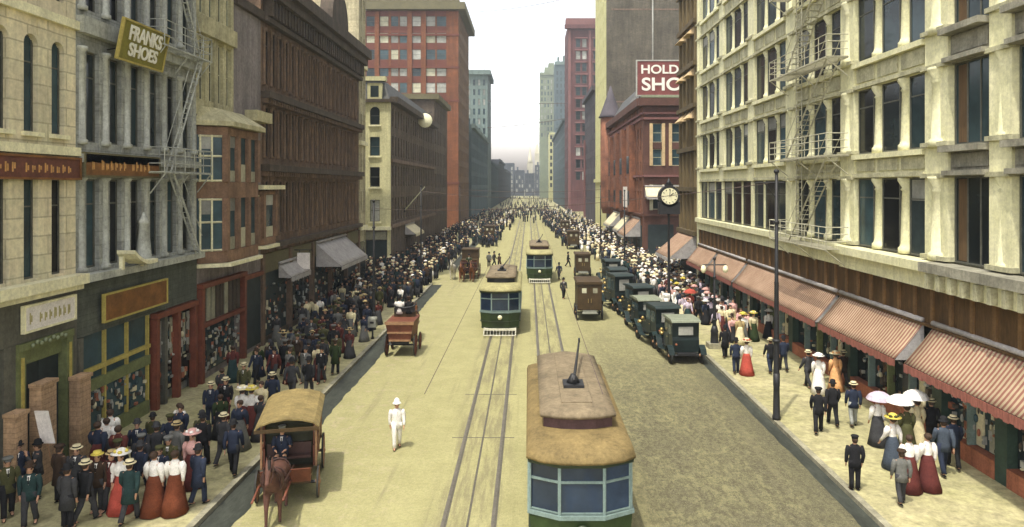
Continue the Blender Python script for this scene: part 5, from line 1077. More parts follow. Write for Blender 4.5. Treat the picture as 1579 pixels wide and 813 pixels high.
    if fend:
        q = MB()
        for zz, yy in ((.18, -.78), (.4, -.2)): q.bar((-1.0, yy, zz), (1.0, yy, zz), .035)
        for i in range(11): xx = -1.0+i*.2; q.bar((xx, -.2, .42), (xx, -.78, .18), .018)
        q.bar((-1.02, .05, .5), (-1.02, -.8, .17), .035); q.bar((1.02, .05, .5), (1.02, -.8, .17), .035); q.build('fender', M['fender'], r)
    q = MB(); q.box(-1.05, 1.05, -.06, .3, .34, .46); q.build('bumper', M['fender'], r)
    for yy in (l*.28, l*.72):
        q = MB()
        for s in (-1, 1): q.lathe([(.36, -.05), (.42, -.05), (.42, .05), (.36, .05)], (s*.72, yy-.55, .42), 18, axis='x', sm=False); q.lathe([(.36, -.05), (.42, -.05), (.42, .05), (.36, .05)], (s*.72, yy+.55, .42), 18, axis='x', sm=False); q.box(s*.82-.06, s*.82+.06, yy-.95, yy+.95, .36, .5)
        q.box(-.8, .8, yy-.12, yy+.12, .3, .5); q.build('truck', M['iron'], r)
    return r
tram('nearest green tram car, its tan roof and trolley pole seen from above', 1.32, 17.6)
tram('green tram car coming down the left hand track with a pale fender', -1.85, 46.2, roof='tramyellow', deckdark='iron')
tram('farthest green tram car on the right hand track', 1.1, 71, roof='tramyellow')
# ------------------------------------------------------------------ people
PC = {}
def cloth(name, c, var=.25): 
    if name not in PC: PC[name] = mat('cloth_'+name.replace(' ', '_'), c, .9, var, 5, .15, 30, spec=.1)
    return PC[name]
COL = {'black': (.018, .018, .02), 'navy': (.025, .032, .055), 'charcoal': (.045, .045, .048), 'dark brown': (.05, .032, .022), 'olive': (.07, .07, .03), 'dark teal': (.022, .045, .045), 'slate blue': (.06, .075, .10), 'grey': (.14, .14, .13), 'light grey': (.3, .31, .29),
       'tan': (.42, .32, .16), 'white': (.78, .75, .70), 'cream': (.66, .58, .36), 'maroon': (.10, .028, .025), 'rust brown': (.14, .042, .02), 'red': (.38, .07, .05), 'peach': (.70, .38, .17), 'pink': (.66, .38, .34), 'yellow': (.62, .50, .10), 'dark green': (.03, .045, .018), 'lilac': (.52, .44, .52)}
def cl(n): return cloth(n, COL[n])
def pose_joints(stride, arm, woman=False, arms=None):
    """joints of a 1.74 m figure facing -Y; stride>0 puts the left leg forward"""
    sw = .175 if woman else .2; J = {}
    J['pel'] = (0, 0, .95); J['waist'] = (0, 0, 1.1); J['chest'] = (0, -.01, 1.3); J['neck'] = (0, 0, 1.47); J['head'] = (0, -.015, 1.62); J['top'] = (0, .0, 1.71)
    for s, k in ((-1, 'l'), (1, 'r')):
        f = stride*(1 if s < 0 else -1)
        J['hip'+k] = (s*.09, 0, .9); J['knee'+k] = (s*.1, -f*.5-max(0, -f)*.0-(.05 if abs(stride) > .02 else 0), .5); J['ank'+k] = (s*.1, -f*1.0+(.07 if f < 0 else 0), .09+(.05 if f < 0 and stride else 0)); J['toe'+k] = (s*.115, -f*1.0-.17+(.05 if f < 0 else 0), .035+(.0 if f >= 0 else .02))
        g = -arm*(1 if s < 0 else -1)
        J['sh'+k] = (s*sw, 0, 1.41); J['el'+k] = (s*(sw+.06), -g*.4+.02, 1.14); J['wr'+k] = (s*(sw+.045), -g*.95-.06, .9); J['ha'+k] = (s*(sw+.04), -g*1.1-.08, .82)
    for k, p in (arms or {}).items(): J[k] = p
    return J
def body_mesh(J, woman=False):
    V = []; E = []; R = []
    def v(p, r, par=None):
        V.append(tuple(p)); R.append(r)
        if par is not None: E.append((par, len(V)-1))
        return len(V)-1
    a = v(J['pel'], (.15, .11)); w = v(J['waist'], (.125, .095), a); c = v(J['chest'], (.15, .105), w); n0 = v((0, 0, 1.45), (.07, .065), c); n1 = v((0, -.005, 1.52), (.052, .055), n0)
    h = v((0, -.01, 1.60), (.074, .09), n1); h2 = v((0, .0, 1.68), (.075, .09), h); v((0, .005, 1.735), (.045, .055), h2)
    no = v((0, -.105, 1.60), .016, h); v((0, -.125, 1.585), .011, no)
    for s in (-1, 1): e = v((s*.078, .005, 1.60), .016, h); v((s*.09, .012, 1.615), .012, e)
    for k in 'lr':
        s = v(J['sh'+k], .06, c); e = v(J['el'+k], .045, s); r = v(J['wr'+k], .03, e); ha = Vector(J['ha'+k]); wr = Vector(J['wr'+k]); d_ = (ha-wr).normalized(); pm = v(ha, (.036, .02), r)
        for i, (dx, ln) in enumerate(((-.03, .07), (-.01, .085), (.01, .08), (.03, .06))):   # four fingers and a thumb
            b0 = ha+Vector((0, dx, 0))+d_*.03; f1 = v(b0+d_*ln*.5, .009, pm); v(b0+d_*ln+Vector((0, -.012, 0)), .008, f1)
        sd = -1 if k == 'r' else 1; t = v(ha+Vector((sd*.02, -.035, -.005)), .011, pm); v(ha+Vector((sd*.022, -.055, -.04)), .009, t)
        hp = v(J['hip'+k], .085, a); kn = v(J['knee'+k], .06, hp); an = v(J['ank'+k], .042, kn); v(J['toe'+k], .035, an)
    me = skin(V, E, R, 'person', 1); me.materials.append(M['skin']); me.materials.append(M['facedark'])
    for p in me.polygons:
        q = p.center
        if q.y < -.05 and 1.615 < q.z < 1.64 and .015 < abs(q.x) < .06: p.material_index = 1
        if q.y < -.06 and 1.545 < q.z < 1.56 and abs(q.x) < .03: p.material_index = 1
    return me
def ring(c, rx, ry, n=14, tilt=0): return [(c[0]+rx*math.cos(2*math.pi*i/n), c[1]+ry*math.sin(2*math.pi*i/n), c[2]+tilt*math.sin(2*math.pi*i/n)) for i in range(n)]
def sleeves(mb, J, r0=.085, r1=.06, puff=0, cuff=None, mi=0):
    for k in 'lr':
        s, e, w = [Vector(J[j+k]) for j in ('sh', 'el', 'wr')]
        pts = [s+Vector((0, 0, .03)), s.lerp(e, .35), e, e.lerp(w, .55), w]; rr_ = [r0*.8, r0+puff, r1*1.08+puff*.5, r1*.95, r1*.85]
        mb.tube(pts, rr_, 9, mi)
def man_coat(J, long=False):
    m = MB(); z0 = .58 if long else .76
    flare = .03 if long else .0
    m.loft([ring((0, .01, z0), .205+flare, .155+flare), ring((0, .005, .95), .195, .14), ring((0, 0, 1.1), .172, .122), ring((0, -.01, 1.28), .2, .135), ring((0, 0, 1.39), .215, .12), ring((0, 0, 1.45), .15, .095), ring((0, .0, 1.5), .075, .075)])
    sleeves(m, J)
    m.loft([ring((0, -.128, 1.22), .012, .008, 6), ring((0, -.118, 1.36), .045, .014, 6), ring((0, -.082, 1.46), .05, .02, 6)], 1)   # shirt front
    m.box(-.012, .012, -.15, -.128, 1.24, 1.44, 2); return m.mesh('coat', [cl('black'), cl('white'), cl('black')])
def trousers(J):
    m = MB()
    for k in 'lr':
        h, kn, an, t = [Vector(J[j+k]) for j in ('hip', 'knee', 'ank', 'toe')]
        m.tube([h+Vector((0, 0, .1)), h.lerp(kn, .4), kn, kn.lerp(an, .6), an], [(.115, .12), (.105, .105), .083, .075, .078], 10)
        d_ = (t-an); d_.z = 0; d_.normalize(); b0 = an-Vector((0, 0, .045))
        m.loft([ring(b0-d_*.07+Vector((0, 0, -.005)), .038, .03, 8), ring(b0+Vector((0, 0, 0)), .05, .06, 8), ring(b0+d_*.1+Vector((0, 0, -.02)), .048, .055, 8), ring(t+Vector((0, 0, 0)), .035, .03, 8)], 1)
    m.loft([ring((0, 0, .84), .17, .125), ring((0, 0, 1.02), .16, .12)], 0); return m.mesh('trousers', [cl('black'), cl('black')])
def skirt(J, walk=0):
    m = MB(); n = 16; rings = []
    for z, r, ry in ((.03, .36, .40), (.35, .29, .32), (.7, .23, .235), (.95, .2, .17), (1.09, .14, .11)):
        rings.append([(r*math.cos(2*math.pi*i/n)*(1+.06*(i % 2)*(z < .9)), ry*math.sin(2*math.pi*i/n)*(1+.06*(i % 2)*(z < .9))+(.06*(1-z) if z < .9 else 0)*(1 if walk else .3), z) for i in range(n)])
    m.loft(rings); return m.mesh('skirt', [cl('black')])
def blouse(J):
    m = MB(); m.loft([ring((0, 0, 1.02), .15, .12), ring((0, 0, 1.09), .14, .108), ring((0, -.04, 1.24), .185, .155), ring((0, -.02, 1.36), .19, .125), ring((0, 0, 1.44), .13, .085), ring((0, 0, 1.52), .06, .062)])
    sleeves(m, J, .085, .055, .03); return m.mesh('blouse', [cl('white')])
def hair_m(): m = MB(); m.loft([ring((0, .03, 1.56), .07, .075, 10), ring((0, .022, 1.62), .093, .1, 10), ring((0, .012, 1.69), .09, .1, 10), ring((0, .01, 1.745), .055, .06, 10)]); return m.mesh('hair', [M['brownhair']])
def hair_w(): m = MB(); m.loft([ring((0, .045, 1.57), .06, .06, 10), ring((0, .035, 1.63), .11, .11, 10), ring((0, .03, 1.7), .115, .125, 10), ring((0, .03, 1.76), .07, .08, 10)]); m.ell((0, .12, 1.68), (.06, .06, .06)); return m.mesh('hair', [M['brownhair']])
def hat(kind):
    m = MB()
    if kind == 'bowler hat': m.lathe([(.15, 1.69), (.155, 1.705), (.105, 1.71), (.108, 1.77), (.09, 1.83), (.04, 1.855)], (0, .005, 0), 14)
    if kind == 'straw boater': m.lathe([(.175, 1.7), (.175, 1.715), (.11, 1.716), (.11, 1.80), (.0, 1.802)], (0, .005, 0), 14); m.lathe([(.113, 1.72), (.113, 1.76)], (0, .005, 0), 14, 1)
    if kind == 'flat cap': m.lathe([(.105, 1.68), (.15, 1.73), (.13, 1.775), (.03, 1.79)], (0, .01, 0), 12); m.hexa([(-.07, -.08, 1.69), (.07, -.08, 1.69), (.06, -.17, 1.675), (-.06, -.17, 1.675), (-.07, -.08, 1.705), (.07, -.08, 1.705), (.06, -.17, 1.69), (-.06, -.17, 1.69)])
    if kind == 'peaked cap': m.lathe([(.1, 1.68), (.105, 1.73), (.13, 1.77), (.1, 1.79)], (0, .005, 0), 12); m.hexa([(-.07, -.09, 1.69), (.07, -.09, 1.69), (.05, -.17, 1.67), (-.05, -.17, 1.67), (-.07, -.09, 1.702), (.07, -.09, 1.702), (.05, -.17, 1.685), (-.05, -.17, 1.685)])
    if kind == 'pith helmet': m.lathe([(.17, 1.67), (.15, 1.70), (.115, 1.73), (.105, 1.80), (.06, 1.865), (.02, 1.88)], (0, .01, 0), 14)
    if kind == 'wide hat': m.lathe([(.27, 1.73), (.28, 1.745), (.13, 1.76), (.135, 1.83), (.08, 1.87)], (0, .02, 0), 16); [m.ell((.14*math.cos(a), .02+.14*math.sin(a), 1.79), (.07, .07, .05), 7, 4, 1) for a in (0.3, 1.4, 2.5, 3.6, 5)]
    return m.mesh('hat', [cl('cream'), cl('navy')])
POSES = {'stand': (0, .02), 'stepA': (.26, .22), 'stepB': (-.26, -.22), 'stroll': (.14, .1)}
MK = {}
def kit(sex, pose):
    if (sex, pose) in MK: return MK[sex, pose]
    st, ar = POSES[pose.split('+')[0]]; arms = None
    if pose.endswith('+up'): arms = {'elr': (.30, -.1, 1.2), 'wrr': (.22, -.25, 1.42), 'har': (.2, -.27, 1.5)}
    if pose.endswith('+seat'): pass
    J = pose_joints(st, ar, sex == 'w', arms)
    if pose.endswith('+seat'):
        for k, s in (('l', -1), ('r', 1)): J['knee'+k] = (s*.13, -.45, .93); J['ank'+k] = (s*.13, -.5, .52); J['toe'+k] = (s*.14, -.66, .46); J['el'+k] = (s*.27, -.05, 1.16); J['wr'+k] = (s*.16, -.32, 1.12); J['ha'+k] = (s*.12, -.4, 1.12)
    d_ = {'body': body_mesh(J, sex == 'w')}
    if sex == 'm': d_.update(coat=man_coat(J), longcoat=man_coat(J, True), trousers=trousers(J), hair=hair_m())
    else: d_.update(blouse=blouse(J), skirt=skirt(J, st != 0), hair=hair_w())
    MK[sex, pose] = d_; return d_
HATS = {}
def far_mesh(sex, pose, hatk, longc):
    k = ('far', sex, pose, hatk, longc)
    if k in MK: return MK[k]
    d_ = kit(sex, pose); bm = bmesh.new(); slots = [d_['body']]+([d_['longcoat' if longc else 'coat'], d_['trousers']] if sex == 'm' else [d_['blouse'], d_['skirt']])+[d_['hair']]
    if hatk: slots.append(hat_of(hatk))
    me = bpy.data.meshes.new('person')
    for si, mm in enumerate(slots):
        n0 = len(bm.faces); bm.from_mesh(mm); bm.faces.ensure_lookup_table()
        for f in bm.faces[n0:]: f.material_index = si
    bm.to_mesh(me); bm.free()
    for i in range(5): me.materials.append(M['skin'])
    MK[k] = me; return me
def hat_of(k):
    if k not in HATS: HATS[k] = hat(k)
    return HATS[k]
OCC = []
def person(label, x, y, face=0, sex='m', pose='stand', top='navy', bottom='black', hatk='bowler hat', hatc='black', longc=False, far=False, scale=1, z=None, group=None, band=None, shirt=None, cat='person'):
    z = ((ZS if (x < KL or x > KR) else 0) if z is None else z); rz = math.radians(face)
    if far:
        o = put('person', far_mesh(sex, pose, hatk, longc), None, (x, y, z), rz)
        for i, m in enumerate([M['skin'], cl(top), cl(bottom), M['brownhair'], cl(hatc)][:5]):
            own_mat(o, i, m)
    else:
        d_ = kit(sex, pose); o = put('person', d_['body'], None, (x, y, z), rz)
        if sex == 'm':
            c = put('coat', d_['longcoat' if longc else 'coat'], o); own_mat(c, 0, cl(top)); own_mat(c, 1, cl(shirt or 'white')); own_mat(c, 2, cl(top if top == 'white' else 'black')); t = put('trousers', d_['trousers'], o); own_mat(t, 0, cl(bottom))
        else:
            c = put('blouse', d_['blouse'], o); own_mat(c, 0, cl(top)); t = put('skirt', d_['skirt'], o); own_mat(t, 0, cl(bottom))
        put('hair', d_['hair'], o)
        if hatk: h = put('hat', hat_of(hatk), o); own_mat(h, 0, cl(hatc)); own_mat(h, 1, cl(band or ('black' if hatc in ('cream', 'white', 'tan') else hatc)))
    o.scale = (scale,)*3; tag(o, label, cat, group); OCC.append((x, y)); return o
def pp(px, py, **k):   # ground point seen at a photo pixel, on the pavement when it falls there
    d = gd(py); x = gx(px, d)
    if x < KL or x > KR: d = F_PX*(H_CAM-ZS)/(py-VY); x = gx(px, d)
    return x, d
def P(px, py, label, **k): x, d = pp(px, py); return person(label, x, d, **k)
def parasol(label, px, py, c, h=2.05, r=.46):
    x, d = pp(px, py); t = thing('parasol', label, 'parasol', (x, d, ZS+1.0)); q = MB(); q.lathe([(r, h-1.0-.30), (r*.8, h-1.0-.15), (r*.45, h-1.0-.05), (.03, h-1.0)], (0, 0, 0), 12, sm=False); o = q.build('canopy', cl(c), t); so = o.modifiers.new('t', 'SOLIDIFY'); so.thickness = .008
    q = MB(); q.bar((0, 0, .05), (0, 0, h-1.0+.08), .012); q.build('shaft', M['wheelwood'], t); q = MB(); q.tube([(0, 0, .05), (0, 0, -.02), (.03, 0, -.05), (.06, 0, -.02)], .014, 6); q.build('handle', M['wheelwood'], t)
# in the road
P(612, 692, 'man in white uniform and white helmet directing traffic alone in the road', face=15, pose='stroll', top='white', bottom='white', hatk='pith helmet', hatc='white', scale=1.0)
P(869, 461, 'man in dark suit standing in the road beside the farthest tram', face=20, pose='stroll', top='charcoal', hatk='bowler hat')
P(862, 432, 'man in navy walking in the road behind the man beside the farthest tram', face=200, pose='stepA', top='navy', far=True); P(876, 412, 'man in black crossing the road between the farthest tram and the small brown van', face=90, pose='stepA', top='black', far=True)
P(757, 378, 'lone dark figure in the middle of the road far beyond the trams', face=0, pose='stepB', top='charcoal', far=True)
for i, (a, c) in enumerate(((754, 412), (762, 411), (770, 415))): P(a, c, ('man in grey in the road between the red wagon and the trams', 'man in black in the road between the red wagon and the trams', 'man in brown in the road just behind the left hand tram')[i], face=i*70, pose='stepA', top=('grey', 'black', 'dark brown')[i], far=True)
# drivers
person('wagon driver in navy with a pale cap seated under the tan wagon roof', -7.72, 22.35, 10, 'm', 'stand+seat', 'navy', 'charcoal', 'peaked cap', 'light grey', z=.42); person('cart driver in white shirt seated on the open red cart', -7.6, 42.05, 180, 'm', 'stand+seat', 'white', 'black', 'bowler hat', 'black', z=1.42); person('passenger in black seated beside the driver on the red cart', -7.05, 42.05, 180, 'm', 'stand+seat', 'black', 'black', 'flat cap', 'dark brown', z=1.42); person('driver in dark green on the seat of the tall red wagon', -6.2, 74.35, 0, 'm', 'stand+seat', 'dark green', 'black', 'bowler hat', 'black', z=.8)
# right pavement
P(1318, 756, 'man in black suit and peaked cap standing alone with his back turned near the kerb', face=175, pose='stand', top='black', bottom='black', hatk='peaked cap', scale=.97)
P(1262, 668, 'man in black coat walking behind the lady in white', face=160, pose='stepA', top='black', bottom='black', hatk='flat cap'); P(1284, 656, 'man in black suit walking behind the lady in peach', face=170, pose='stepB', top='black', bottom='black', hatk='bowler hat')
P(1262, 606, 'lady all in white with a wide white hat', sex='w', face=170, pose='stroll', top='white', bottom='white', hatk='wide hat', hatc='white', band='white'); P(1288, 602, 'lady in a peach dress and cream hat beside the lady all in white', sex='w', face=185, pose='stroll', top='peach', bottom='peach', hatk='wide hat', hatc='cream', band='peach')
P(1246, 598, 'man in charcoal striding past the lady all in white', face=200, pose='stepA', top='charcoal', bottom='charcoal', hatk='straw boater', hatc='cream'); P(1300, 598, 'man in brown walking on the shop side of the lady in peach', face=190, pose='stepB', top='dark brown', bottom='charcoal', hatk='straw boater', hatc='cream')
P(1316, 658, 'man in navy jacket, light grey trousers and straw boater', face=170, pose='stroll', top='navy', bottom='light grey', hatk='straw boater', hatc='cream')
P(1353, 686, 'woman in white blouse and charcoal skirt under a pale lilac parasol', sex='w', face=190, pose='stroll', top='white', bottom='charcoal', hatk=None); parasol('pale lilac parasol over the woman in the charcoal skirt', 1356, 686, 'lilac', 1.98)
P(1376, 722, 'woman in white blouse, slate blue skirt and broad yellow hat', sex='w', face=200, pose='stepA', top='white', bottom='slate blue', hatk='wide hat', hatc='yellow', band='olive')
P(1398, 700, 'woman in an olive green dress beneath a white parasol', sex='w', face=180, pose='stand', top='olive', bottom='olive', hatk=None); parasol('white parasol over the woman in the olive green dress', 1388, 698, 'white', 2.1)
P(1414, 690, 'woman in a cream dress beneath the shopward white parasol', sex='w', face=185, pose='stroll', top='cream', bottom='cream', hatk=None); parasol('white parasol over the woman in the cream dress', 1412, 690, 'white', 2.12)
P(1402, 757, 'woman in white blouse and maroon skirt, kerb side of a matching pair', sex='w', face=170, pose='stand', top='white', bottom='maroon', hatk=None); P(1430, 754, 'woman in white blouse and maroon skirt, shop side of a matching pair', sex='w', face=190, pose='stroll', top='white', bottom='maroon', hatk=None)
P(1390, 778, 'slim youth in grey beside the two maroon skirts', face=175, pose='stroll', top='grey', bottom='charcoal', hatk='flat cap', hatc='dark brown', scale=.93)
P(1455, 732, 'large man in dark slate suit walking beneath the nearest awning', face=170, pose='stepA', top='slate blue', bottom='navy', hatk='bowler hat', scale=1.05); P(1470, 722, 'man in navy close to the shop window under the nearest awning', face=160, pose='stepB', top='navy', bottom='black', hatk='straw boater', hatc='cream'); P(1436, 690, 'man in black with straw boater behind the white parasols', face=180, pose='stroll', top='black', bottom='black', hatk='straw boater', hatc='cream')
P(1492, 700, 'woman in white and yellow dress against the shop window at the red stall riser', sex='w', face=270, pose='stand', top='white', bottom='cream', hatk='wide hat', hatc='white', band='yellow')
P(1135, 576, 'man in dark navy walking with the woman in the red skirt', face=170, pose='stroll', top='navy', bottom='navy', hatk='bowler hat'); P(1151, 578, 'woman in white blouse and bright red skirt beyond the tall pole', sex='w', face=185, pose='stroll', top='white', bottom='red', hatk='wide hat', hatc='cream', band='red')
P(1188, 575, 'man in black just left of the tall trolley pole', face=180, pose='stepA', top='black', bottom='navy', hatk='straw boater', hatc='cream'); P(1208, 572, 'man in navy just right of the tall trolley pole', face=175, pose='stepB', top='navy', bottom='charcoal', hatk='bowler hat')
P(1118, 552, 'man in black overcoat by the iron lamp post', face=180, pose='stroll', top='black', bottom='black', longc=True, hatk='bowler hat'); P(1146, 528, 'woman under a yellow hat in the crowd beyond the lamp post, kerb side', sex='w', face=0, top='white', bottom='grey', hatk='wide hat', hatc='yellow', band='yellow'); P(1162, 526, 'woman under a yellow hat in the crowd beyond the lamp post, shop side', sex='w', face=10, top='cream', bottom='dark green', hatk='wide hat', hatc='yellow', band='cream')
P(1185, 522, 'woman in white blouse and black skirt near the long striped awning', sex='w', face=190, top='white', bottom='black', hatk='wide hat', hatc='white', band='white'); P(1064, 487, 'woman with a bright red parasol in the kerbside crowd', sex='w', face=180, top='red', bottom='maroon', hatk=None); parasol('bright red parasol in the kerbside crowd beyond the parked cars', 1064, 487, 'red', 2.0)
P(1044, 480, 'woman in white beside the bright red parasol', sex='w', face=180, top='white', bottom='white', hatk='wide hat', hatc='white', band='white')
# left pavement
P(238, 792, 'woman in white blouse and rust brown skirt, door side of the pair', sex='w', face=175, pose='stand', top='white', bottom='rust brown', hatk=None, scale=1.03); P(270, 790, 'woman in white blouse and rust brown skirt, kerb side of the pair', sex='w', face=190, pose='stroll', top='white', bottom='rust brown', hatk=None, scale=1.03)
P(306, 779, 'man in long dark navy coat near the two rust brown skirts', face=160, pose='stroll', top='navy', bottom='navy', longc=True, hatk='bowler hat', hatc='black'); P(296, 752, 'woman with wide pink hat behind the man in the long navy coat', sex='w', face=0, top='pink', bottom='maroon', hatk='wide hat', hatc='pink', band='white')
P(345, 717, 'man in charcoal strolling beside another near the wagon', face=170, pose='stepA', top='charcoal', bottom='charcoal', hatk='straw boater', hatc='cream'); P(360, 732, 'man in navy strolling near the covered wagon\'s kerb', face=190, pose='stepB', top='navy', bottom='black', hatk='bowler hat')
P(374, 668, 'woman in maroon skirt and cream hat, door side of a close pair', sex='w', face=180, pose='stand', top='white', bottom='maroon', hatk='wide hat', hatc='cream', band='white'); P(388, 668, 'woman in maroon skirt and yellow hat, kerb side of a close pair', sex='w', face=185, pose='stand', top='white', bottom='maroon', hatk='wide hat', hatc='yellow', band='cream')
P(200, 806, 'man in dark teal coat seen from behind in front of a white hatted woman', face=185, pose='stepA', top='dark teal', bottom='charcoal', hatk='straw boater', hatc='cream', longc=True); P(186, 790, 'woman in red skirt and large white hat in the front crowd', sex='w', face=0, top='white', bottom='red', hatk='wide hat', hatc='white', band='yellow')
P(150, 790, 'man in dark brown suit facing the viewer in the front crowd', face=10, pose='stand', top='dark brown', bottom='charcoal', hatk='straw boater', hatc='yellow'); P(172, 788, 'man in maroon waistcoat standing in the front crowd', face=-15, pose='stroll', top='maroon', bottom='charcoal', hatk='straw boater', hatc='tan')
P(46, 812, 'man in dark teal coat cut by the frame bottom, far corner of the front crowd', face=20, pose='stroll', top='dark teal', bottom='charcoal', hatk='bowler hat', hatc='dark brown'); P(104, 816, 'man in long charcoal coat at the frame bottom in the front crowd', face=170, pose='stand', top='charcoal', bottom='black', longc=True, hatk='bowler hat')
P(132, 806, 'man in black with a cream boater in the front row of the crowd', face=165, pose='stepA', top='black', bottom='charcoal', hatk='straw boater', hatc='cream'); P(12, 800, 'man in olive jacket at the frame edge before the brick pier', face=40, pose='stroll', top='olive', bottom='black', hatk='flat cap', hatc='grey')
P(118, 778, 'man in charcoal with a pale shirt front below the white signboard', face=5, pose='stand', top='charcoal', bottom='black', hatk='straw boater', hatc='cream'); P(28, 772, 'man in navy at the brick pier near the frame edge', face=30, pose='stroll', top='navy', bottom='navy', hatk='bowler hat')
P(58, 770, 'man in charcoal holding the leaning white placard', face=-60, pose='stand+up', top='charcoal', bottom='black', hatk='bowler hat')
P(92, 776, 'broad man in dark brown overcoat beside the white placard', face=160, pose='stand', top='dark brown', bottom='black', longc=True, hatk='flat cap', hatc='dark brown')
P(325, 658, 'man in navy with cream straw hat by the red framed windows', face=10, top='navy', bottom='navy', hatk='straw boater', hatc='cream'); P(348, 650, 'man in black suit with white shirt front by the red framed windows', face=0, top='black', bottom='maroon', hatk='straw boater', hatc='cream')
P(376, 622, 'man in olive coat and white shirt front in mid pavement', face=0, top='olive', bottom='charcoal', hatk='straw boater', hatc='cream'); P(420, 640, 'man in navy bending forward before the wagon roof', face=200, pose='stepA', top='navy', bottom='black', hatk='straw boater', hatc='cream')
P(450, 618, 'tall man in charcoal seen above the wagon roof', face=180, pose='stepB', top='charcoal', bottom='charcoal', hatk='bowler hat', scale=1.05); P(476, 612, 'man in black seen just right of the tall man above the wagon', face=185, pose='stepA', top='black', bottom='charcoal', hatk='bowler hat'); P(517, 578, 'man in long dark green overcoat near the kerb', face=180, pose='stroll', top='dark green', bottom='black', longc=True, hatk='flat cap', hatc='dark brown')
x, d = pp(74, 762); r = thing('placard', 'leaning plain white placard held up over the crowd by the doorway', 'placard', (x, d, 1.0)); q = MB(); q.hexa([(-.2, -.02, .72), (.22, -.02, .72), (.22, .02, .72), (-.2, .02, .72), (-.42, -.02, 1.72), (0, -.02, 1.72), (0, .02, 1.72), (-.42, .02, 1.72)]); q.build('board', M['signwhite'], r); q = MB(); q.bar((.05, .04, .2), (-.2, .04, 1.6), .02); q.build('stick', M['wheelwood'], r)

# crowd: individuals, each with a label built from what sets it apart
rc = random.Random(21)
DARK = ['black', 'navy', 'charcoal', 'dark brown', 'olive', 'dark teal', 'slate blue', 'dark green', 'grey', 'maroon']
LIGHT = ['white', 'white', 'cream', 'pink', 'lilac', 'tan']
VEH = [(-7.5, 21.5, 1.4, 3), (-7.3, 43, 1.3, 4)]
def zone(side, y):
    if side == 'L':
        for a, n in ((25.2, 'cream stone building'), (30.3, 'grey building\'s green shopfront'), (34.3, 'grey building\'s red framed windows'), (40, 'oriel bay'), (46, 'mauve plaster front'), (53, 'near brown shopfronts'), (60, 'tattered grey awning'), (67, 'far brown shopfronts'), (83, 'cross street corner'), (200, 'cream corner building')):
            if y < a: return n
    for a, n in ((27, 'nearest striped awning'), (34.5, 'second striped awning'), (41, 'fire escape'), (49, 'longest striped awning\'s far half'), (56.6, 'fourth striped awning'), (63.5, 'farthest striped awning'), (71, 'oak fronted building'), (94, 'cross street opening'), (200, 'rust brick building')):
        if y < a: return n
def crowd(side, n, y0, y1, seed, bias=1.0, pw=.25):
    r_ = random.Random(seed); made = 0; tries = 0; groups = ('strollers on the shaded pavement', 'strollers on the awning pavement')
    while made < n and tries < n*60:
        tries += 1; y = y0+(y1-y0)*(r_.random()**bias)
        if side == 'L': x = r_.uniform(XL+.45, KL-.45) if r_.random() < .55 else r_.uniform(XL+.45, -12.2)
        else: x = r_.uniform(KR+.55, XR-.45)
        if any((x-a)**2+(y-c)**2 < .42 for a, c in OCC): continue
        if side == 'L' and 71 < y < 82 and r_.random() < .5: continue
        w = r_.random() < pw
        lat = (abs(x-(KL if side == 'L' else KR)))/5.6; lt = 'near the kerb' if lat < .3 else ('mid pavement' if lat < .68 else 'close to the shopfronts')
        away = r_.random() < .6; fc_ = (180 if away else 0)+r_.uniform(-28, 28)
        if w: top = r_.choice(LIGHT+['navy'] if side == 'R' else ['white', 'navy', 'charcoal', 'maroon', 'dark green', 'grey', 'cream']); bot = r_.choice(['black', 'charcoal', 'navy', 'maroon', 'grey', 'dark teal'] + (['white', 'cream'] if side == 'R' else [])); hk, hc = r_.choice([('wide hat', 'cream'), ('wide hat', 'white'), ('wide hat', 'pink'), ('wide hat', 'black'), ('wide hat', 'yellow'), (None, 'black')] if side == 'R' else [('wide hat', 'black'), ('wide hat', 'dark brown'), (None, 'black'), ('wide hat', 'tan')])
        else: top = r_.choice(DARK[:5]+DARK); bot = r_.choice(['black', 'charcoal', top, top]); hk, hc = r_.choice([('bowler hat', 'black'), ('bowler hat', 'dark brown'), ('bowler hat', 'charcoal'), ('straw boater', 'cream' if side == 'R' else 'tan'), ('bowler hat', 'black'), ('flat cap', 'grey'), ('flat cap', 'dark brown'), ('flat cap', 'olive')])
        if w: lab = 'woman in %s top, %s skirt%s %s by the %s' % (top, bot, ' and %s hat' % hc if hk else ', bareheaded', lt, zone(side, y))
        else: lab = 'man in %s with %s %s %s%s by the %s' % (top, hc, hk, 'walking away ' if away else 'facing us ', lt, zone(side, y))
        if lab in LABELS or len(lab.split()) > 16: continue
        if not w and r_.random() < .12: longc = True
        else: longc = False
        person(lab, x, y, fc_, 'w' if w else 'm', r_.choice(['stand', 'stepA', 'stepB', 'stroll', 'stroll']), top, bot, hk, hc, longc, far=y > 44, scale=r_.uniform(.9, 1.06), group=groups[side == 'R']); made += 1
crowd('L', 58, 20.4, 31, 1, 1.2, .07); crowd('L', 98, 29, 60, 2, .9, .1)
crowd('R', 70, 43, 63, 4, .9, .5)
print('PEOPLE', len([o for o in C.objects if o.name.split('.')[0] == 'person']))
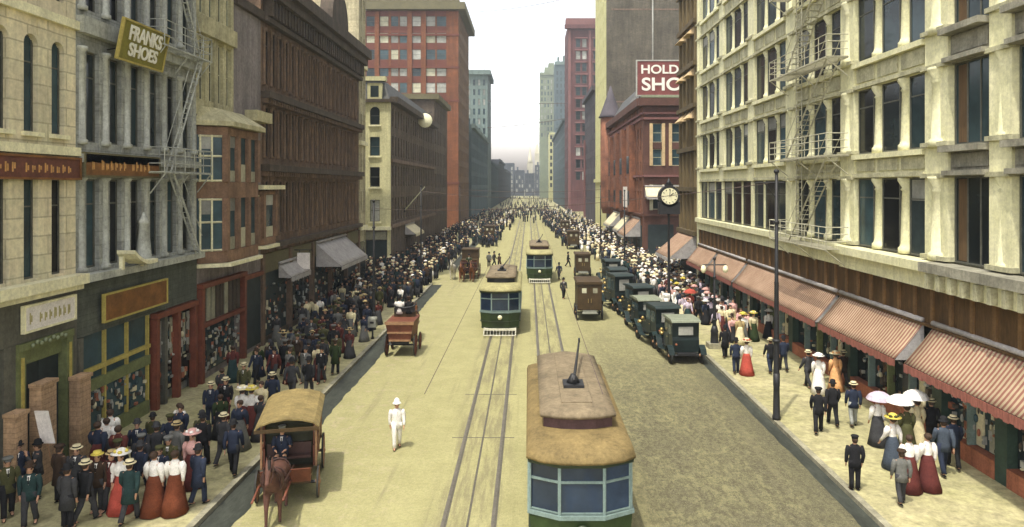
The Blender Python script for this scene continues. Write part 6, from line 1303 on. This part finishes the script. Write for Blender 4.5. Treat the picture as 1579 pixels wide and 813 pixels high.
# far crowd and traffic that reads as one mass
def mass(name, label, spans, n, seed, light):
    r_ = random.Random(seed); m = MB(); mats = [cl('black'), cl('navy'), cl('charcoal'), cl('white'), cl('cream'), cl('dark brown'), M['skin'], cl('dark teal')]
    for i in range(n):
        x0, x1, y0, y1 = r_.choice(spans); x, y = r_.uniform(x0, x1), y0+(y1-y0)*r_.random()**1.3; s = r_.uniform(.93, 1.06); z = ZS if (x < KL or x > KR) else 0
        w = r_.random() < light; c = r_.choice([3, 4, 3]) if w else r_.choice([0, 1, 2, 5, 7]); lo = r_.choice([0, 1, 3, 4, 2]) if w else r_.choice([0, 2]); hc = r_.choice([0, 5, 0, 2, 4]) if not w else r_.choice([3, 4, 4, 0])
        R = lambda zz, a, b_: [(x+a*s*math.cos(t*math.pi/3), y+b_*s*math.sin(t*math.pi/3), z+zz*s) for t in range(6)]
        if w: m.loft([R(0, .3, .3), R(.95, .17, .14)], lo, True, True)
        else:
            for q_ in (-1, 1): m.loft([[(p[0]+q_*.1, p[1], p[2]) for p in R(0, .08, .12)], [(p[0]+q_*.08, p[1], p[2]) for p in R(.9, .1, .12)]], lo)
        m.loft([R(.8, .19, .15), R(1.1, .18, .13), R(1.38, .25, .14), R(1.5, .08, .08)], c); m.loft([R(1.5, .06, .07), R(1.6, .09, .1), R(1.72, .07, .08)], 6); m.loft([R(1.7, .16 if not w else .26, .16), R(1.73, .15, .15), R(1.82, .09, .09)], hc)
    o = m.build(name, mats); tag(o, label, 'crowd', kind='stuff')
mass('distant_crowd', 'dense far crowd on the shaded pavement around the cream corner building', [(XL+.3, KL-.1, 58, 100), (XL+.3, KL-.1, 62, 170), (XL+.3, KL+.9, 100, 260), (-28, -16, 73, 80)], 760, 31, .1)
mass('distant_crowd', 'dense far crowd on the sunny pavement beyond the oak fronted building', [(KR+.3, XR-.3, 62, 90), (KR-.4, XR-.3, 71, 170), (KR-2.2, XR-.3, 90, 260), (15.5, 30, 75, 92)], 760, 32, .42)
mass('distant_crowd', 'far mass of people filling the roadway near the end of the street', [(-9, 9.5, 185, 300), (-9, -5, 112, 200), (5, 9.5, 112, 200), (-9, -4, 150, 260), (4, 9.5, 150, 260), (-9, 9.5, 230, 420), (-14, 14, 300, 640)], 640, 33, .12)
# far traffic
for i, (x, y) in enumerate(((6.9, 109), (-6.8, 124), (7.2, 140))):
    box_van(('far closed brown van before the rust brick building', 'far closed brown van beyond the tall red wagon', 'farthest closed brown van by the turret')[i], x, y)
auto('dark motor car at the corner before the cross street', 8.2, 69, math.radians(6), 'autotop2', 2.5)
# ------------------------------------------------------------------ air, light, camera
HAZE = 0.00055
hz = MB(); hz.box(-420, 420, -40, 760, -1.2, 125); h = hz.build('haze', []) ; h['kind'] = 'stuff'
m = bpy.data.materials.new('street_haze'); m.use_nodes = True; N = m.node_tree.nodes
N.remove(N['Principled BSDF']); vp = N.new('ShaderNodeVolumePrincipled'); vp.inputs['Color'].default_value = (.80, .90, 1.0, 1); vp.inputs['Density'].default_value = HAZE; vp.inputs['Anisotropy'].default_value = .3
m.node_tree.links.new(vp.outputs[0], N['Material Output'].inputs['Volume']); h.data.materials.append(m)
sd = Vector((.21, .34, -1.0)).normalized()           # direction the sunlight travels
su = bpy.data.lights.new('sun', 'SUN'); su.energy = 2.9; su.angle = math.radians(.6); su.color = (1, .94, .78)
so = bpy.data.objects.new('sun', su); C.objects.link(so); so.rotation_euler = sd.to_track_quat('-Z', 'Y').to_euler(); so.location = (-20, -40, 90)
el = math.asin(-sd.z); az = math.atan2(-sd.x, -sd.y)
w = bpy.data.worlds.new('World'); bpy.context.scene.world = w; w.use_nodes = True; N = w.node_tree.nodes; Lk = w.node_tree.links
sk = N.new('ShaderNodeTexSky'); sk.sky_type = 'NISHITA'; sk.sun_disc = False; sk.sun_elevation = el; sk.sun_rotation = az; sk.air_density = 1.0; sk.dust_density = 8.0; sk.ozone_density = .6
hs = N.new('ShaderNodeHueSaturation'); hs.inputs['Saturation'].default_value = .22; Lk.new(sk.outputs[0], hs.inputs['Color'])
# white summer haze low in the sky
tc = N.new('ShaderNodeTexCoord'); sxy = N.new('ShaderNodeSeparateXYZ'); Lk.new(tc.outputs['Generated'], sxy.inputs[0])
mr = N.new('ShaderNodeMapRange'); mr.interpolation_type = 'SMOOTHSTEP'; mr.inputs[1].default_value = .25; mr.inputs[2].default_value = .55; mr.inputs[3].default_value = 2.6; mr.inputs[4].default_value = 1.0; Lk.new(sxy.outputs[2], mr.inputs[0])
vs = N.new('ShaderNodeVectorMath'); vs.operation = 'SCALE'; Lk.new(hs.outputs[0], vs.inputs[0]); Lk.new(mr.outputs[0], vs.inputs['Scale'])
m2 = N.new('ShaderNodeMapRange'); m2.interpolation_type = 'SMOOTHSTEP'; m2.inputs[1].default_value = .0; m2.inputs[2].default_value = .26; m2.inputs[3].default_value = 5.0; m2.inputs[4].default_value = 1.0; Lk.new(sxy.outputs[2], m2.inputs[0])
v2 = N.new('ShaderNodeVectorMath'); v2.operation = 'SCALE'; Lk.new(vs.outputs[0], v2.inputs[0]); Lk.new(m2.outputs[0], v2.inputs['Scale']); vs = v2
tn = N.new('ShaderNodeMapRange'); tn.interpolation_type = 'SMOOTHSTEP'; tn.inputs[1].default_value = .01; tn.inputs[2].default_value = .12; Lk.new(sxy.outputs[2], tn.inputs[0])
tm = N.new('ShaderNodeMix'); tm.data_type = 'RGBA'; tm.inputs[6].default_value = (1.0, .88, .78, 1); tm.inputs[7].default_value = (1, 1, 1, 1); Lk.new(tn.outputs[0], tm.inputs[0])
v3 = N.new('ShaderNodeVectorMath'); v3.operation = 'MULTIPLY'; Lk.new(vs.outputs[0], v3.inputs[0]); Lk.new(tm.outputs[2], v3.inputs[1]); vs = v3
bg = N['Background']; Lk.new(vs.outputs[0], bg.inputs[0]); bg.inputs[1].default_value = .15
cam = bpy.data.cameras.new('camera'); co = bpy.data.objects.new('camera', cam); C.objects.link(co); bpy.context.scene.camera = co
co.location = (0, 0, H_CAM); co.rotation_euler = (math.pi/2, 0, 0); cam.sensor_width = 36; cam.lens = 36*F_PX/1579; cam.shift_x = -(VX-789.5)/1579; cam.shift_y = -(406.5-VY)/1579; cam.clip_end = 4000; cam.clip_start = .5
sc = bpy.context.scene; sc.view_settings.view_transform = 'Standard'; sc.view_settings.look = 'None'; sc.view_settings.gamma = 1; sc.view_settings.use_curve_mapping = False; sc.view_settings.exposure = .44
sc.cycles.max_bounces = 6; sc.cycles.diffuse_bounces = 4; sc.cycles.glossy_bounces = 2; sc.cycles.volume_bounces = 0; sc.cycles.transmission_bounces = 1; sc.cycles.caustics_reflective = False; sc.cycles.use_denoising = True
